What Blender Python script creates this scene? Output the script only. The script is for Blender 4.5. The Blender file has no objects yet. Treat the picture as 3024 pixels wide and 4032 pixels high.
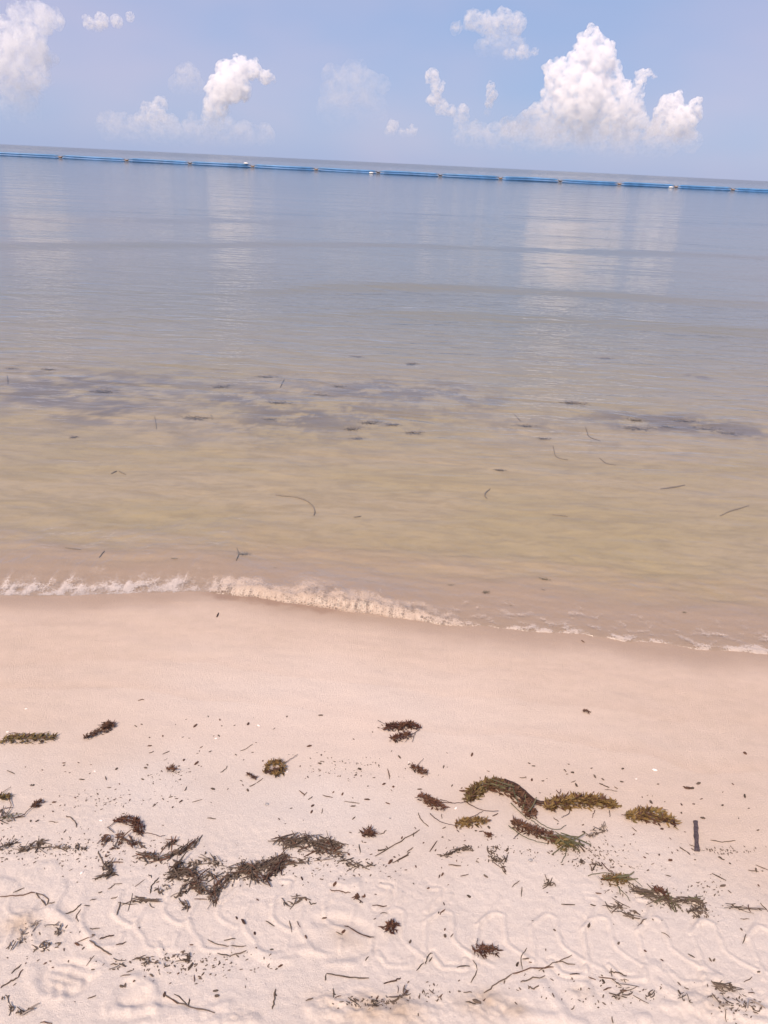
import bpy, bmesh, math, random
import numpy as np
from mathutils import Vector, Matrix, Quaternion, noise as mnoise

random.seed(11)
RNG = np.random.default_rng(11)
scene = bpy.context.scene
COL = scene.collection
R = math.radians

# ------------------------------------------------------------------ camera
CAM_H = 1.75                       # above the still water
FPX = 3046.0                       # focal length in photograph pixels
PW, PH = 3024.0, 4032.0
PITCH = R(24.28)
ROLL = R(2.76)
cam_pos = Vector((0.0, 0.0, CAM_H))
F_ = Vector((0.0, math.cos(PITCH), -math.sin(PITCH)))
U0 = Vector((0.0, math.sin(PITCH), math.cos(PITCH)))
X0 = Vector((1.0, 0.0, 0.0))
R_ = math.cos(ROLL) * X0 + math.sin(ROLL) * U0
U_ = -math.sin(ROLL) * X0 + math.cos(ROLL) * U0
cam_data = bpy.data.cameras.new('camera')
cam = bpy.data.objects.new('camera', cam_data)
COL.objects.link(cam)
cam.matrix_world = Matrix(((R_.x, U_.x, -F_.x, 0), (R_.y, U_.y, -F_.y, 0), (R_.z, U_.z, -F_.z, CAM_H), (0, 0, 0, 1)))
cam_data.sensor_fit = 'VERTICAL'
cam_data.sensor_height = 24.0
cam_data.lens = FPX / PH * 24.0
cam_data.clip_start = 0.02
cam_data.clip_end = 200000.0
scene.camera = cam

def ray(px, py):
    d = F_ + R_ * ((px - PW / 2) / FPX) + U_ * (-(py - PH / 2) / FPX)
    return d.normalized()

# ------------------------------------------------------------------ sky, sun, exposure
SUN_EL = R(48.0)
SUN_AZ = R(205.0)                  # compass from +Y (the view) clockwise: behind the camera, a little to the left hand side
world = bpy.data.worlds.new('World')
scene.world = world
world.use_nodes = True
wn = world.node_tree
wn.nodes.clear()
w_out = wn.nodes.new('ShaderNodeOutputWorld')
w_bg = wn.nodes.new('ShaderNodeBackground')
w_sky = wn.nodes.new('ShaderNodeTexSky')
w_sky.sky_type = 'NISHITA'
w_sky.sun_disc = False
w_sky.sun_elevation = SUN_EL
w_sky.sun_rotation = SUN_AZ
w_sky.altitude = 0.0
w_sky.air_density = 1.0
w_sky.dust_density = 0.5
w_sky.ozone_density = 3.0
w_bg.inputs['Strength'].default_value = 0.10
# a thin even veil of high vapour lies over the whole sky, with soft lavender drifts in it
w_tc = wn.nodes.new('ShaderNodeTexCoord')
w_no = wn.nodes.new('ShaderNodeTexNoise')
w_mp = wn.nodes.new('ShaderNodeMapping'); w_mp.inputs['Location'].default_value = (1.4, 5.5, 0.3); w_mp.inputs['Scale'].default_value = (1.0, 1.0, 2.2)
w_no.inputs['Scale'].default_value = 1.5; w_no.inputs['Detail'].default_value = 4.0; w_no.inputs['Roughness'].default_value = 0.5
wn.links.new(w_tc.outputs['Generated'], w_mp.inputs['Vector'])
wn.links.new(w_mp.outputs['Vector'], w_no.inputs['Vector'])
w_rm = wn.nodes.new('ShaderNodeMapRange'); w_rm.interpolation_type = 'SMOOTHSTEP'
w_rm.inputs['From Min'].default_value = 0.38; w_rm.inputs['From Max'].default_value = 0.66
wn.links.new(w_no.outputs['Fac'], w_rm.inputs['Value'])
w_vl = wn.nodes.new('ShaderNodeMix'); w_vl.data_type = 'RGBA'
w_vl.inputs[6].default_value = (1.42, 1.88, 3.08, 1); w_vl.inputs[7].default_value = (2.25, 2.12, 2.98, 1)
wn.links.new(w_rm.outputs['Result'], w_vl.inputs[0])
w_mx = wn.nodes.new('ShaderNodeMix'); w_mx.data_type = 'RGBA'
w_mx.inputs[0].default_value = 0.92
wn.links.new(w_sky.outputs['Color'], w_mx.inputs[6])
wn.links.new(w_vl.outputs[2], w_mx.inputs[7])
wn.links.new(w_mx.outputs[2], w_bg.inputs['Color'])
wn.links.new(w_bg.outputs['Background'], w_out.inputs['Surface'])

sun_data = bpy.data.lights.new('sun', 'SUN')
sun_data.energy = 2.5
sun_data.angle = R(14.0)
sun_data.color = (1.0, 0.80, 0.64)
sun = bpy.data.objects.new('sun', sun_data)
COL.objects.link(sun)
sdir = Vector((math.sin(SUN_AZ) * math.cos(SUN_EL), math.cos(SUN_AZ) * math.cos(SUN_EL), math.sin(SUN_EL)))
sun.rotation_euler = sdir.to_track_quat('Z', 'Y').to_euler()
sun.location = (0, -20, 30)

vs = scene.view_settings
vs.view_transform = 'Standard'
vs.look = 'None'
vs.exposure = 1.15
vs.gamma = 1.0
vs.use_curve_mapping = False
scene.render.engine = 'CYCLES'
cy = scene.cycles
cy.use_denoising = True
cy.max_bounces = 14
cy.diffuse_bounces = 3
cy.glossy_bounces = 4
cy.transmission_bounces = 4
cy.transparent_max_bounces = 12
cy.volume_bounces = 16
cy.volume_max_steps = 256

# ------------------------------------------------------------------ helpers
def tag(o, label=None, cat=None, group=None, kind=None):
    if label: o['label'] = label
    if cat: o['category'] = cat
    if group: o['group'] = group
    if kind: o['kind'] = kind
    return o

def mesh_obj(name, verts, faces, mat=None, parent=None, smooth=False):
    me = bpy.data.meshes.new(name)
    me.from_pydata([tuple(v) for v in verts], [], faces)
    me.update()
    if smooth:
        me.shade_smooth()
    o = bpy.data.objects.new(name, me)
    COL.objects.link(o)
    if mat: me.materials.append(mat)
    if parent: o.parent = parent
    return o

def link_mesh(name, me, parent=None):
    o = bpy.data.objects.new(name, me)
    COL.objects.link(o)
    if parent: o.parent = parent
    return o

def empty(name, loc):
    o = bpy.data.objects.new(name, None)
    o.location = loc
    o.empty_display_size = 0.05
    COL.objects.link(o)
    return o

def grid_mesh(name, X, Y, Z, attrs=None):
    """X,Y,Z arrays of shape (ny,nx)"""
    ny, nx = X.shape
    me = bpy.data.meshes.new(name)
    n = ny * nx
    co = np.empty((n, 3), np.float32)
    co[:, 0] = X.ravel(); co[:, 1] = Y.ravel(); co[:, 2] = Z.ravel()
    idx = np.arange(n, dtype=np.int32).reshape(ny, nx)
    q = np.stack([idx[:-1, :-1], idx[:-1, 1:], idx[1:, 1:], idx[1:, :-1]], -1).reshape(-1, 4)
    me.vertices.add(n)
    me.vertices.foreach_set('co', co.ravel())
    me.loops.add(q.size)
    me.loops.foreach_set('vertex_index', q.ravel())
    me.polygons.add(len(q))
    me.polygons.foreach_set('loop_start', np.arange(0, q.size, 4, dtype=np.int32))
    me.polygons.foreach_set('loop_total', np.full(len(q), 4, np.int32))
    me.polygons.foreach_set('use_smooth', np.ones(len(q), bool))
    me.update(calc_edges=True)
    for k, v in (attrs or {}).items():
        a = me.attributes.new(k, 'FLOAT', 'POINT')
        a.data.foreach_set('value', v.astype(np.float32).ravel())
    o = bpy.data.objects.new(name, me)
    COL.objects.link(o)
    return o

_perm = RNG.permutation(256)
_perm = np.concatenate([_perm, _perm, _perm])
_ang = RNG.uniform(0, 2 * np.pi, 256)
_gx, _gy = np.cos(_ang), np.sin(_ang)
def pnoise(x, y):
    x = np.asarray(x, float); y = np.asarray(y, float)
    xi = np.floor(x).astype(int); yi = np.floor(y).astype(int)
    xf = x - xi; yf = y - yi
    u = xf * xf * xf * (xf * (xf * 6 - 15) + 10); v = yf * yf * yf * (yf * (yf * 6 - 15) + 10)
    def g(ix, iy, fx, fy):
        h = _perm[_perm[ix & 255] + (iy & 255)] & 255
        return _gx[h] * fx + _gy[h] * fy
    a = g(xi, yi, xf, yf); b = g(xi + 1, yi, xf - 1, yf)
    c = g(xi, yi + 1, xf, yf - 1); d = g(xi + 1, yi + 1, xf - 1, yf - 1)
    return ((a + (b - a) * u) * (1 - v) + (c + (d - c) * u) * v) * 1.5
def fbm(x, y, o=4, lac=2.03, gain=0.5):
    s = 0; a = 1.0
    for k in range(o):
        s = s + a * pnoise(x + 17.3 * k, y - 9.1 * k); x = x * lac; y = y * lac; a *= gain
    return s
def sstep(a, b, x):
    t = np.clip((np.asarray(x, float) - a) / (b - a), 0, 1)
    return t * t * (3 - 2 * t)

# ------------------------------------------------------------------ beach profile
def hit_plane(px, py, z=0.0):
    d = ray(px, py)
    t = (z - CAM_H) / d.z
    return cam_pos + d * t

# the line where the swash meets the sand, read off the photograph and laid on the ground
EDGE_PX = [(-900, 2300), (0, 2348), (300, 2352), (560, 2338), (820, 2335), (1000, 2355), (1200, 2384), (1330, 2402), (1500, 2422), (1750, 2466),
           (1900, 2466), (2100, 2488), (2300, 2500), (2450, 2528), (2620, 2538), (2750, 2560), (3024, 2578), (3900, 2630)]
_ep = [hit_plane(x, y) for x, y in EDGE_PX]
EX = np.array([-4000., -60, -8] + [p.x for p in _ep] + [8, 60, 4000.])
EY = np.array([_ep[0].y + 6, _ep[0].y + .6, _ep[0].y + .1] + [p.y for p in _ep] + [_ep[-1].y - .1, _ep[-1].y - .6, _ep[-1].y - 6])
def shore_y(x):
    x = np.asarray(x, float)
    y = np.interp(x, EX, EY)
    y = (y * 2 + np.interp(x - .03, EX, EY) + np.interp(x + .03, EX, EY)) / 4
    return y + 0.010 * fbm(x * 8.0, x * 0 + 3.3, 5, gain=.6)

LS = np.array([-4000, -300, -120, -40, -15, -6, -3, -1, 0.0, 0.5, 1.0, 1.5, 2.0, 2.6, 4.0, 8, 20, 60, 4000.])
LZ = np.array([-6, -3.6, -2.6, -1.2, -.62, -.34, -.21, -.085, 0.0, .062, .122, .176, .22, .25, .30, .5, .9, 1.6, 2.5])
def base_profile(s):
    d = 0.12
    return (np.interp(s - d, LS, LZ) + np.interp(s, LS, LZ) * 2 + np.interp(s + d, LS, LZ)) / 4

def sand_base(x, y):
    s = np.interp(np.asarray(x, float), EX, EY) - y
    return base_profile(s)

def ground_at(px, py):
    """walk the pixel's ray to the sand"""
    d = ray(px, py)
    z = 0.1
    p = None
    for k in range(8):
        t = (z - CAM_H) / d.z
        p = cam_pos + d * t
        z = float(sand_base(p.x, p.y))
    return Vector((p.x, p.y, z))

# ------------------------------------------------------------------ node material helpers
def new_mat(name):
    m = bpy.data.materials.new(name)
    m.use_nodes = True
    nt = m.node_tree
    nt.nodes.clear()
    return m, nt
class NT:
    def __init__(s, nt): s.nt = nt
    def n(s, typ, **kw):
        nd = s.nt.nodes.new(typ)
        for k, v in kw.items(): setattr(nd, k, v)
        return nd
    def l(s, a, b): s.nt.links.new(a, b)
    def val(s, sock, v):
        if hasattr(v, 'bl_idname') or hasattr(v, 'is_output'): s.l(v, sock)
        else: sock.default_value = v
    def math(s, op, a, b=0.0, c=None, clamp=False):
        nd = s.n('ShaderNodeMath', operation=op); nd.use_clamp = clamp
        s.val(nd.inputs[0], a); s.val(nd.inputs[1], b)
        if c is not None: s.val(nd.inputs[2], c)
        return nd.outputs[0]
    def mix(s, f, a, b, blend='MIX'):
        nd = s.n('ShaderNodeMix', data_type='RGBA', blend_type=blend)
        s.val(nd.inputs['Factor'], f)
        s.val(nd.inputs[6], a if not isinstance(a, tuple) else (*a, 1)[:4]); s.val(nd.inputs[7], b if not isinstance(b, tuple) else (*b, 1)[:4])
        return nd.outputs[2]
    def smooth(s, x, a, b, lo=0.0, hi=1.0):
        nd = s.n('ShaderNodeMapRange', interpolation_type='SMOOTHSTEP')
        s.val(nd.inputs['Value'], x)
        nd.inputs['From Min'].default_value = a; nd.inputs['From Max'].default_value = b
        nd.inputs['To Min'].default_value = lo; nd.inputs['To Max'].default_value = hi
        return nd.outputs['Result']
    def noise(s, vec, scale, detail=4.0, rough=0.5, dist=0.0):
        nd = s.n('ShaderNodeTexNoise')
        s.l(vec, nd.inputs['Vector'])
        nd.inputs['Scale'].default_value = scale; nd.inputs['Detail'].default_value = detail
        nd.inputs['Roughness'].default_value = rough; nd.inputs['Distortion'].default_value = dist
        return nd.outputs['Fac']
    def scaled(s, vec, sc):
        nd = s.n('ShaderNodeMapping'); s.l(vec, nd.inputs['Vector']); nd.inputs['Scale'].default_value = sc
        return nd.outputs['Vector']
    def attr(s, name):
        return s.n('ShaderNodeAttribute', attribute_name=name).outputs['Fac']
    def bump(s, h, strength, dist, normal=None):
        nd = s.n('ShaderNodeBump'); s.l(h, nd.inputs['Height'])
        nd.inputs['Strength'].default_value = strength; nd.inputs['Distance'].default_value = dist
        if normal: s.l(normal, nd.inputs['Normal'])
        return nd.outputs['Normal']

# ------------------------------------------------------------------ sand material
m_sand, nt_ = new_mat('sand')
t = NT(nt_)
pos = t.n('ShaderNodeNewGeometry').outputs['Position']
wet = t.attr('wet'); deep = t.attr('deep'); silt = t.attr('silt'); weed = t.attr('weed')
n_big = t.noise(pos, 3.0, 4)
n_mid = t.noise(pos, 22.0, 4)
n_fine = t.noise(pos, 420.0, 3, 0.7)
n_grain = t.noise(pos, 1500.0, 2, 0.6)
dry = t.mix(t.smooth(n_big, .3, .7), (0.715, 0.63, 0.555), (0.755, 0.67, 0.595))
dry = t.mix(t.smooth(silt, 0, 1), dry, (0.52, 0.41, 0.31))
damp = t.mix(t.smooth(n_mid, .3, .7), (0.545, 0.415, 0.31), (0.585, 0.445, 0.34))
soak = (0.36, 0.25, 0.17)
c = t.mix(t.smooth(wet, 0.0, 0.6), dry, damp)
c = t.mix(t.attr('drained'), c, (0.76, 0.60, 0.485))  # bright glow of light on the wet sand, painted into its colour
c = t.mix(t.smooth(wet, 0.6, 1.0), c, soak)
st1 = t.noise(t.scaled(pos, (1.9, 5.0, 1)), 1.0, 6, .66, 1.6); st2 = t.noise(t.scaled(pos, (6.0, 14.0, 1)), 1.0, 5, .66, 1.2); zone = t.noise(t.scaled(pos, (.55, .9, 1)), 1.0, 2, .5)
under = t.mix(t.smooth(zone, .38, .62), (0.37, 0.285, 0.125), (0.40, 0.31, 0.175))
under = t.mix(t.smooth(st1, .42, .68, 0, .62), under, (0.25, 0.185, 0.08))
under = t.mix(t.smooth(st2, .46, .68, 0, .42), under, (0.23, 0.17, 0.08))
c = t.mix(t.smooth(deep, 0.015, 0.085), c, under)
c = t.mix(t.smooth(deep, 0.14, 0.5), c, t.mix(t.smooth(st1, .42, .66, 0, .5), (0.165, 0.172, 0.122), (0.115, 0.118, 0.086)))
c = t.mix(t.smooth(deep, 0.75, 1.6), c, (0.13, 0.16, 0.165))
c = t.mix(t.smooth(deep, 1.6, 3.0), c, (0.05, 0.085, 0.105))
c = t.mix(weed, c, (0.075, 0.064, 0.056))
mott = t.noise(pos, 190.0, 3, .75)
c = t.mix(t.smooth(mott, .33, .67, .0, .16), c, (0.36, 0.27, 0.21))
c = t.mix(t.smooth(t.attr('churn'), 0, 1), c, (0.27, 0.165, 0.105))
speck = t.smooth(n_fine, .40, .33)
c = t.mix(t.math('MULTIPLY', speck, 0.30), c, (0.33, 0.25, 0.2))
c = t.mix(t.smooth(n_grain, .35, .7, 0.0, 0.2), c, (0.9, 0.8, 0.74))
bsdf = t.n('ShaderNodeBsdfPrincipled')
t.l(c, bsdf.inputs['Base Color'])
rg = t.smooth(wet, 0.05, 0.9, 0.95, 0.42)
t.l(rg, bsdf.inputs['Roughness'])
bsdf.inputs['Specular IOR Level'].default_value = 0.25
hgt = t.math('ADD', t.math('MULTIPLY', n_fine, 0.6), t.math('MULTIPLY', n_grain, 0.6))
dryk = t.smooth(wet, 0.0, 0.7, 1.0, 0.35)
hgt = t.math('MULTIPLY', hgt, dryk)
t.l(t.bump(t.math('ADD', hgt, t.math('MULTIPLY', mott, .7)), 0.75, 0.0048), bsdf.inputs['Normal'])
o_ = t.n('ShaderNodeOutputMaterial'); t.l(bsdf.outputs[0], o_.inputs[0])

# ------------------------------------------------------------------ sand sheet with its prints
def axis(parts, lo, hi, growth=1.12, first=None):
    """dense parts [(a,b,step),...] extended geometrically to lo and hi"""
    a = np.concatenate([np.arange(p[0], p[1], p[2]) for p in parts])
    a = np.append(a, parts[-1][1])
    st = parts[-1][2]; right = [a[-1]]
    while right[-1] < hi:
        st = min(st * growth, 2500); right.append(right[-1] + st)
    st = parts[0][2]; left = [a[0]]
    while left[-1] > lo:
        st = min(st * growth, 2500); left.append(left[-1] - st)
    return np.concatenate([np.array(left[:0:-1]), a, np.array(right[1:])])

sx = axis([(-4.5, -1.85, .04), (-1.85, -1.1, .011), (-1.1, 1.1, .0032), (1.1, 1.85, .011), (1.85, 4.5, .04)], -45000, 45000, 1.16)
sy = axis([(0.80, 1.58, .0032), (1.58, 1.8, .006), (1.8, 2.9, .009), (2.9, 3.6, .012), (3.6, 12, .05)], -6000, 45000, 1.14)
SX, SY = np.meshgrid(sx, sy)
S = np.interp(SX, EX, EY) - SY
SZ = base_profile(S)
near = (np.abs(SX) < 6) & (SY > -2) & (SY < 14)
dryw = sstep(1.05, 1.5, S + 0.12 * fbm(SX * 2.2, SY * 2.2, 3)) * near
SZ += dryw * (0.0028 * fbm(SX * 5, SY * 5, 4) + 0.0011 * fbm(SX * 48, SY * 48, 3))
SZ += near * (1 - dryw) * 0.0016 * fbm(SX * 4, SY * 9, 3)
# gentle sand ripples on the sea floor
und = near * sstep(0.1, 0.6, -S)
SZ += und * (0.008 * fbm(SX * 2.2, SY * 6.5, 4))

def stamp(pts, width, height, groove=0.14, jitter=0.0016):
    """raise a soft ridge along world points; a shallow furrow follows both its sides"""
    global SZ
    pts = np.array(pts, float)
    # resample
    out = [pts[0]]
    for a, b in zip(pts[:-1], pts[1:]):
        n = max(2, int(np.hypot(*(b - a)) / 0.006))
        for k in range(1, n + 1): out.append(a + (b - a) * k / n)
    P = np.array(out)
    if len(P) > 8:
        for _ in range(1):
            P[1:-1] = (P[:-2] + 2 * P[1:-1] + P[2:]) / 4
    rad = width * 3.2
    i0 = np.searchsorted(sx, P[:, 0].min() - rad); i1 = np.searchsorted(sx, P[:, 0].max() + rad)
    j0 = np.searchsorted(sy, P[:, 1].min() - rad); j1 = np.searchsorted(sy, P[:, 1].max() + rad)
    if i1 - i0 < 2 or j1 - j0 < 2: return
    gx = SX[j0:j1, i0:i1]; gy = SY[j0:j1, i0:i1]
    wx = gx + jitter * fbm(gx * 30, gy * 30, 2); wy = gy + jitter * fbm(gx * 30 + 50, gy * 30, 2)
    d2 = np.full(gx.shape, 1e9)
    for p in P: np.minimum(d2, (wx - p[0]) ** 2 + (wy - p[1]) ** 2, out=d2)
    d = np.sqrt(d2)
    prof = 1 / (1 + (d / width) ** 4) - groove * np.exp(-((d - 2.0 * width) / (0.9 * width)) ** 2)
    SZ[j0:j1, i0:i1] += 0.48 * height * prof * (0.85 + 0.4 * pnoise(gx * 9, gy * 9))

def crop_pt(c, p):
    k = 1008 / 1659.0
    return (c[0] + p[0] * k, c[1] + p[1] * k)
def W(px, py):
    g = ground_at(px, py); return (g.x, g.y)
C1, C2, C3 = (0, 3350), (1008, 3350), (2016, 3350)
def wpts(c, pts): return [W(*crop_pt(c, p)) for p in pts]
# tractor tread: one motif traced and repeated at the wheel's own pitch
mot = [wpts(C3, [(575, 320), (548, 400), (500, 450), (457, 505), (470, 580), (492, 690), (484, 770)]),
       wpts(C3, [(457, 505), (500, 455), (565, 422), (622, 445), (640, 540), (665, 620), (720, 665), (775, 700), (850, 745)]),
       wpts(C3, [(490, 680), (525, 725), (600, 760)])]
lug = [wpts(C2, [(790, 655), (845, 738), (925, 744), (1003, 748), (1008, 690)]), wpts(C2, [(1130, 238), (1195, 245), (1185, 300), (1100, 385)])]
pa = np.array(W(*crop_pt(C3, (457, 505)))); pb = np.array(W(*crop_pt(C3, (1170, 545)))); PV = (pb - pa) / 2
cL = np.array(W(*crop_pt(C1, (720, 385)))); PVL = (pa - cL) / 9.0
motL = [wpts(C1, [(1110, 270), (1085, 330), (1065, 400), (1110, 455), (1190, 492), (1225, 462), (1248, 400), (1285, 340)]),
        wpts(C1, [(885, 440), (890, 490), (940, 560), (955, 625), (1050, 636), (1130, 632), (1155, 545)])]
for k in range(-3, 4):
    for m_ in motL:
        jx, jy = RNG.normal(0, .003, 2)
        stamp([(p[0] + PVL[0] * k + jx, p[1] + PVL[1] * k + jy) for p in m_], .0048, .0068 * RNG.uniform(.7, 1.1))
for k in range(-4, 5):
    pv = PVL if k < 0 else PV
    off = pv * k
    amp = 1.0 - 0.03 * max(0, -k)
    for q, m_ in enumerate(mot):
        jx, jy = RNG.normal(0, .0025, 2)
        stamp([(p[0] + off[0] + jx, p[1] + off[1] + jy) for p in m_], .0046 if q < 2 else .0045, (.0072 if q < 2 else .0045) * amp * RNG.uniform(.75, 1.1))
for k in range(-5, 6):
    off = (PVL if k < 2 else PV) * k
    for m_ in lug:
        if RNG.random() < .8:
            stamp([(p[0] + off[0], p[1] + off[1]) for p in m_], .0045, .005 * RNG.uniform(.6, 1.1), groove=.9)
def dent(c, p, rx, ry, depth, rot=0.0):
    global SZ
    a = np.array(W(*crop_pt(c, p))); ex = np.array(W(*crop_pt(c, (p[0] + rx, p[1])))); ey = np.array(W(*crop_pt(c, (p[0], p[1] - ry))))
    rxw = np.hypot(*(ex - a)); ryw = np.hypot(*(ey - a))
    dx = SX - a[0]; dy = SY - a[1]
    u = (dx * math.cos(rot) + dy * math.sin(rot)) / rxw; v = (-dx * math.sin(rot) + dy * math.cos(rot)) / ryw
    r = np.sqrt(u * u + v * v) + .12 * fbm(SX * 14, SY * 14, 2)
    SZ -= depth * (1 - sstep(.75, 1.1, r))
dent(C1, (430, 825), 200, 115, .005, -.15)
dent(C1, (860, 915), 130, 85, .003, 0)
# boot prints, heaps and ruts
for pts in ([(330, 790), (400, 812), (520, 852)], [(350, 742), (460, 745), (590, 800)], [(460, 750), (430, 830), (390, 852)], [(335, 865), (342, 922)],
            [(400, 880), (410, 935)], [(305, 828), (400, 868), (512, 882), (522, 840)], [(590, 800), (690, 750), (620, 720)]):
    stamp(wpts(C1, pts), .006, .008)
stamp(wpts(C1, [(205, 770), (215, 850), (300, 920), (400, 945)]), .012, .007)
for pts in ([(850, 830), (760, 900), (715, 970)], [(860, 825), (960, 870), (1000, 930), (980, 985)], [(900, 900), (960, 868)]):
    stamp(wpts(C1, pts), .011, .008)
for pts in ([(60, 240), (130, 210), (220, 150)], [(180, 160), (260, 110), (330, 90)], [(0, 200), (60, 205)], [(330, 380), (420, 450), (540, 520), (620, 600)], [(400, 215), (370, 300), (350, 360)], [(540, 300), (520, 400)],
            [(380, 430), (300, 400), (180, 420), (60, 460)]):
    stamp(wpts(C1, pts), .012, .007)
for p in ((700, 1030), (780, 1035), (850, 1040), (960, 1030), (1020, 1042), (1130, 1050), (1210, 1055), (1330, 1045), (1430, 1010)):
    a = W(*crop_pt(C1, p)); stamp([a, (a[0] + .012, a[1] + .003)], .009, .009, groove=.35)
stamp(wpts(C1, [(960, 1105), (1120, 1095), (1260, 1100), (1420, 1095), (1650, 1100)]), .010, .010)
stamp(wpts(C2, [(400, 448), (560, 455), (700, 500), (805, 565), (740, 630), (620, 668), (480, 695), (430, 690)]), .012, -.007, groove=.4)
for pts in ([(0, 650), (60, 690), (235, 705), (240, 640), (330, 630), (400, 660), (470, 715), (620, 735)], [(350, 1010), (420, 970), (560, 968), (700, 975)],
            [(940, 1000), (1090, 1002)], [(690, 1080), (860, 1065), (1140, 1050)], [(360, 1045), (600, 1050), (820, 1040)], [(540, 200), (590, 215), (650, 200)], [(600, 240), (650, 230)]):
    stamp(wpts(C2, pts), .010, .009)
for pts in ([(0, 1060), (200, 1078), (330, 1085), (460, 1120)], [(200, 880), (260, 960), (330, 1040)], [(480, 870), (510, 930), (500, 980)], [(960, 870), (1100, 960), (1300, 980), (1500, 1010), (1650, 1040)],
            [(1000, 1000), (1150, 1010), (1400, 1060), (1650, 1110)], [(1270, 900), (1265, 820), (1340, 830)], [(780, 1105), (800, 1085), (880, 1082)], [(860, 820), (890, 790), (930, 740)]):
    stamp(wpts(C3, pts), .010, .009)
# crumbled sand pushed out of the ruts along the near edge
def spot(c, p, rpx):
    a = np.array(W(*crop_pt(c, p))); b = np.array(W(*crop_pt(c, (p[0] + rpx, p[1]))))
    return a, float(np.hypot(*(b - a)))
silt_a = np.zeros_like(SX); rough_a = np.zeros_like(SX)
for c_, p_, r_, sv, rv in ((C2, (620, 1040), 330, .8, 1.), (C2, (1000, 1060), 300, .7, .9), (C2, (1500, 1010), 260, .9, 1.), (C3, (0, 1040), 160, .9, .8), (C2, (620, 560), 230, .55, 0),
                          (C1, (120, 480), 260, .45, .5), (C1, (1500, 1080), 200, .5, .7), (C3, (450, 920), 130, .4, .7), (C3, (1300, 1000), 420, .25, .6), (C1, (450, 830), 170, .35, .1)):
    a, r_ = spot(c_, p_, r_)
    d = np.hypot(SX - a[0], (SY - a[1]) * 1.8)
    f = np.exp(-(d / r_) ** 2 * 1.5)
    silt_a = np.maximum(silt_a, sv * f); rough_a = np.maximum(rough_a, rv * f)
fine = (SY > .5) & (SY < 1.8) & (np.abs(SX) < 1.4)
SZ += fine * rough_a * (0.006 * np.abs(fbm(SX * 26, SY * 34, 3)) + .004 * fbm(SX * 60, SY * 60, 2))
silt_a = np.clip(silt_a * (0.8 + 0.9 * fbm(SX * 9, SY * 9, 3)), 0, 1) * fine

# moisture: soaked at the swash line, damp up the face, dry beyond the wrack line; a bright glow is painted in mid-face
nz = fbm(SX * 2.1, SY * 1.6, 4)
wet_a = 1.0 - 0.42 * sstep(-.02, .30 , S + .05 * nz) - .14 * sstep(.22, .85, S + .12 * nz) - .44 * sstep(.95, 1.65, S + .16 * nz)
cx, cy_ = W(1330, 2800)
pale = np.exp(-(((SX - cx) / .62) ** 2 + ((SY - cy_) / .40) ** 2))  # soft oval where the painted glow sits
for s0, a_ in ((.33, .10), (.56, .07), (.80, .09)):
    ln = S - s0 - .07 * fbm(SX * 1.3 + s0 * 9, SY * 0 + s0 * 5, 4)
    wet_a += near * a_ * (sstep(-.10, 0, ln) - sstep(0, .006, ln))
painted_glow_a = np.clip(.9 * pale * sstep(.1, .45, S + .08 * nz) * (1 - sstep(.9, 1.3, S)) * (.8 + .4 * nz), 0, 1)  # strength of the painted glow across the damp face
wet_a = np.clip(wet_a - .30 * pale * sstep(.15, .5, S), 0, 1)  # wetness lowered under the painted glow so the colour turns paler
cxa, cxb = W(720, 2350)[0], W(1480, 2430)[0]
churn_a = sstep(cxa, cxa + .18, SX) * (1 - sstep(cxb - .25, cxb, SX)) * sstep(-.06, -.01, S) * (1 - sstep(.01, .085, S + .03 * fbm(SX * 14, SY * 14, 3))) * .85
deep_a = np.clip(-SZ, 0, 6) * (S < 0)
# rotting weed lying on the sea floor in drifts
weed_a = np.zeros_like(SX)
for px, py, rx, ry, a_ in ((2640, 1685, 330, 48, 1.0), (2860, 1715, 170, 38, .95), (1250, 1560, 520, 60, .5), (760, 1520, 420, 40, .5), (300, 1500, 380, 45, .35), (1500, 1670, 300, 40, .5),
                          (2750, 1468, 60, 12, .8), (1100, 1590, 60, 14, .7), (1850, 1620, 60, 15, .5), (650, 1710, 300, 60, .3), (2050, 1700, 300, 60, .35), (2300, 1760, 350, 70, .25), (900, 1760, 700, 90, .25)):
    a = hit_plane(px, py, -.3); b = hit_plane(px + rx, py, -.3); c2 = hit_plane(px, py - ry, -.3)
    rxw = abs(b.x - a.x); ryw = abs(c2.y - a.y)
    weed_a = np.maximum(weed_a, a_ * np.exp(-((SX - a.x) / rxw) ** 2 - ((SY - a.y) / ryw) ** 2))
band = np.exp(-((SY - hit_plane(1512, 1600, -.3).y - .3 * np.sin(SX * .8)) / 1.15) ** 2)
weed_a = np.maximum(weed_a, band * (1 - .75 * sstep(.3, 1.6, SX)) * (.42 + .45 * sstep(-.3, .5, fbm(SX * .9 + 4, SY * .7, 3))))
sea = (S < -.3) & near
wn_ = fbm(SX * 3.0, SY * 3.4, 6, gain=.68)
weed_a = np.where(sea, np.clip(weed_a * 1.35, 0, .92) * sstep(-.35, .5, wn_ + (weed_a - .3) * .8), 0)
beach = grid_mesh('beach', SX, SY, SZ, {'wet': wet_a, 'deep': deep_a, 'silt': silt_a, 'weed': weed_a, 'churn': churn_a, 'drained': painted_glow_a})
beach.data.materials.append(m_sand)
tag(beach, 'pale coral sand beach running under the sea', kind='structure')

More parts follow.
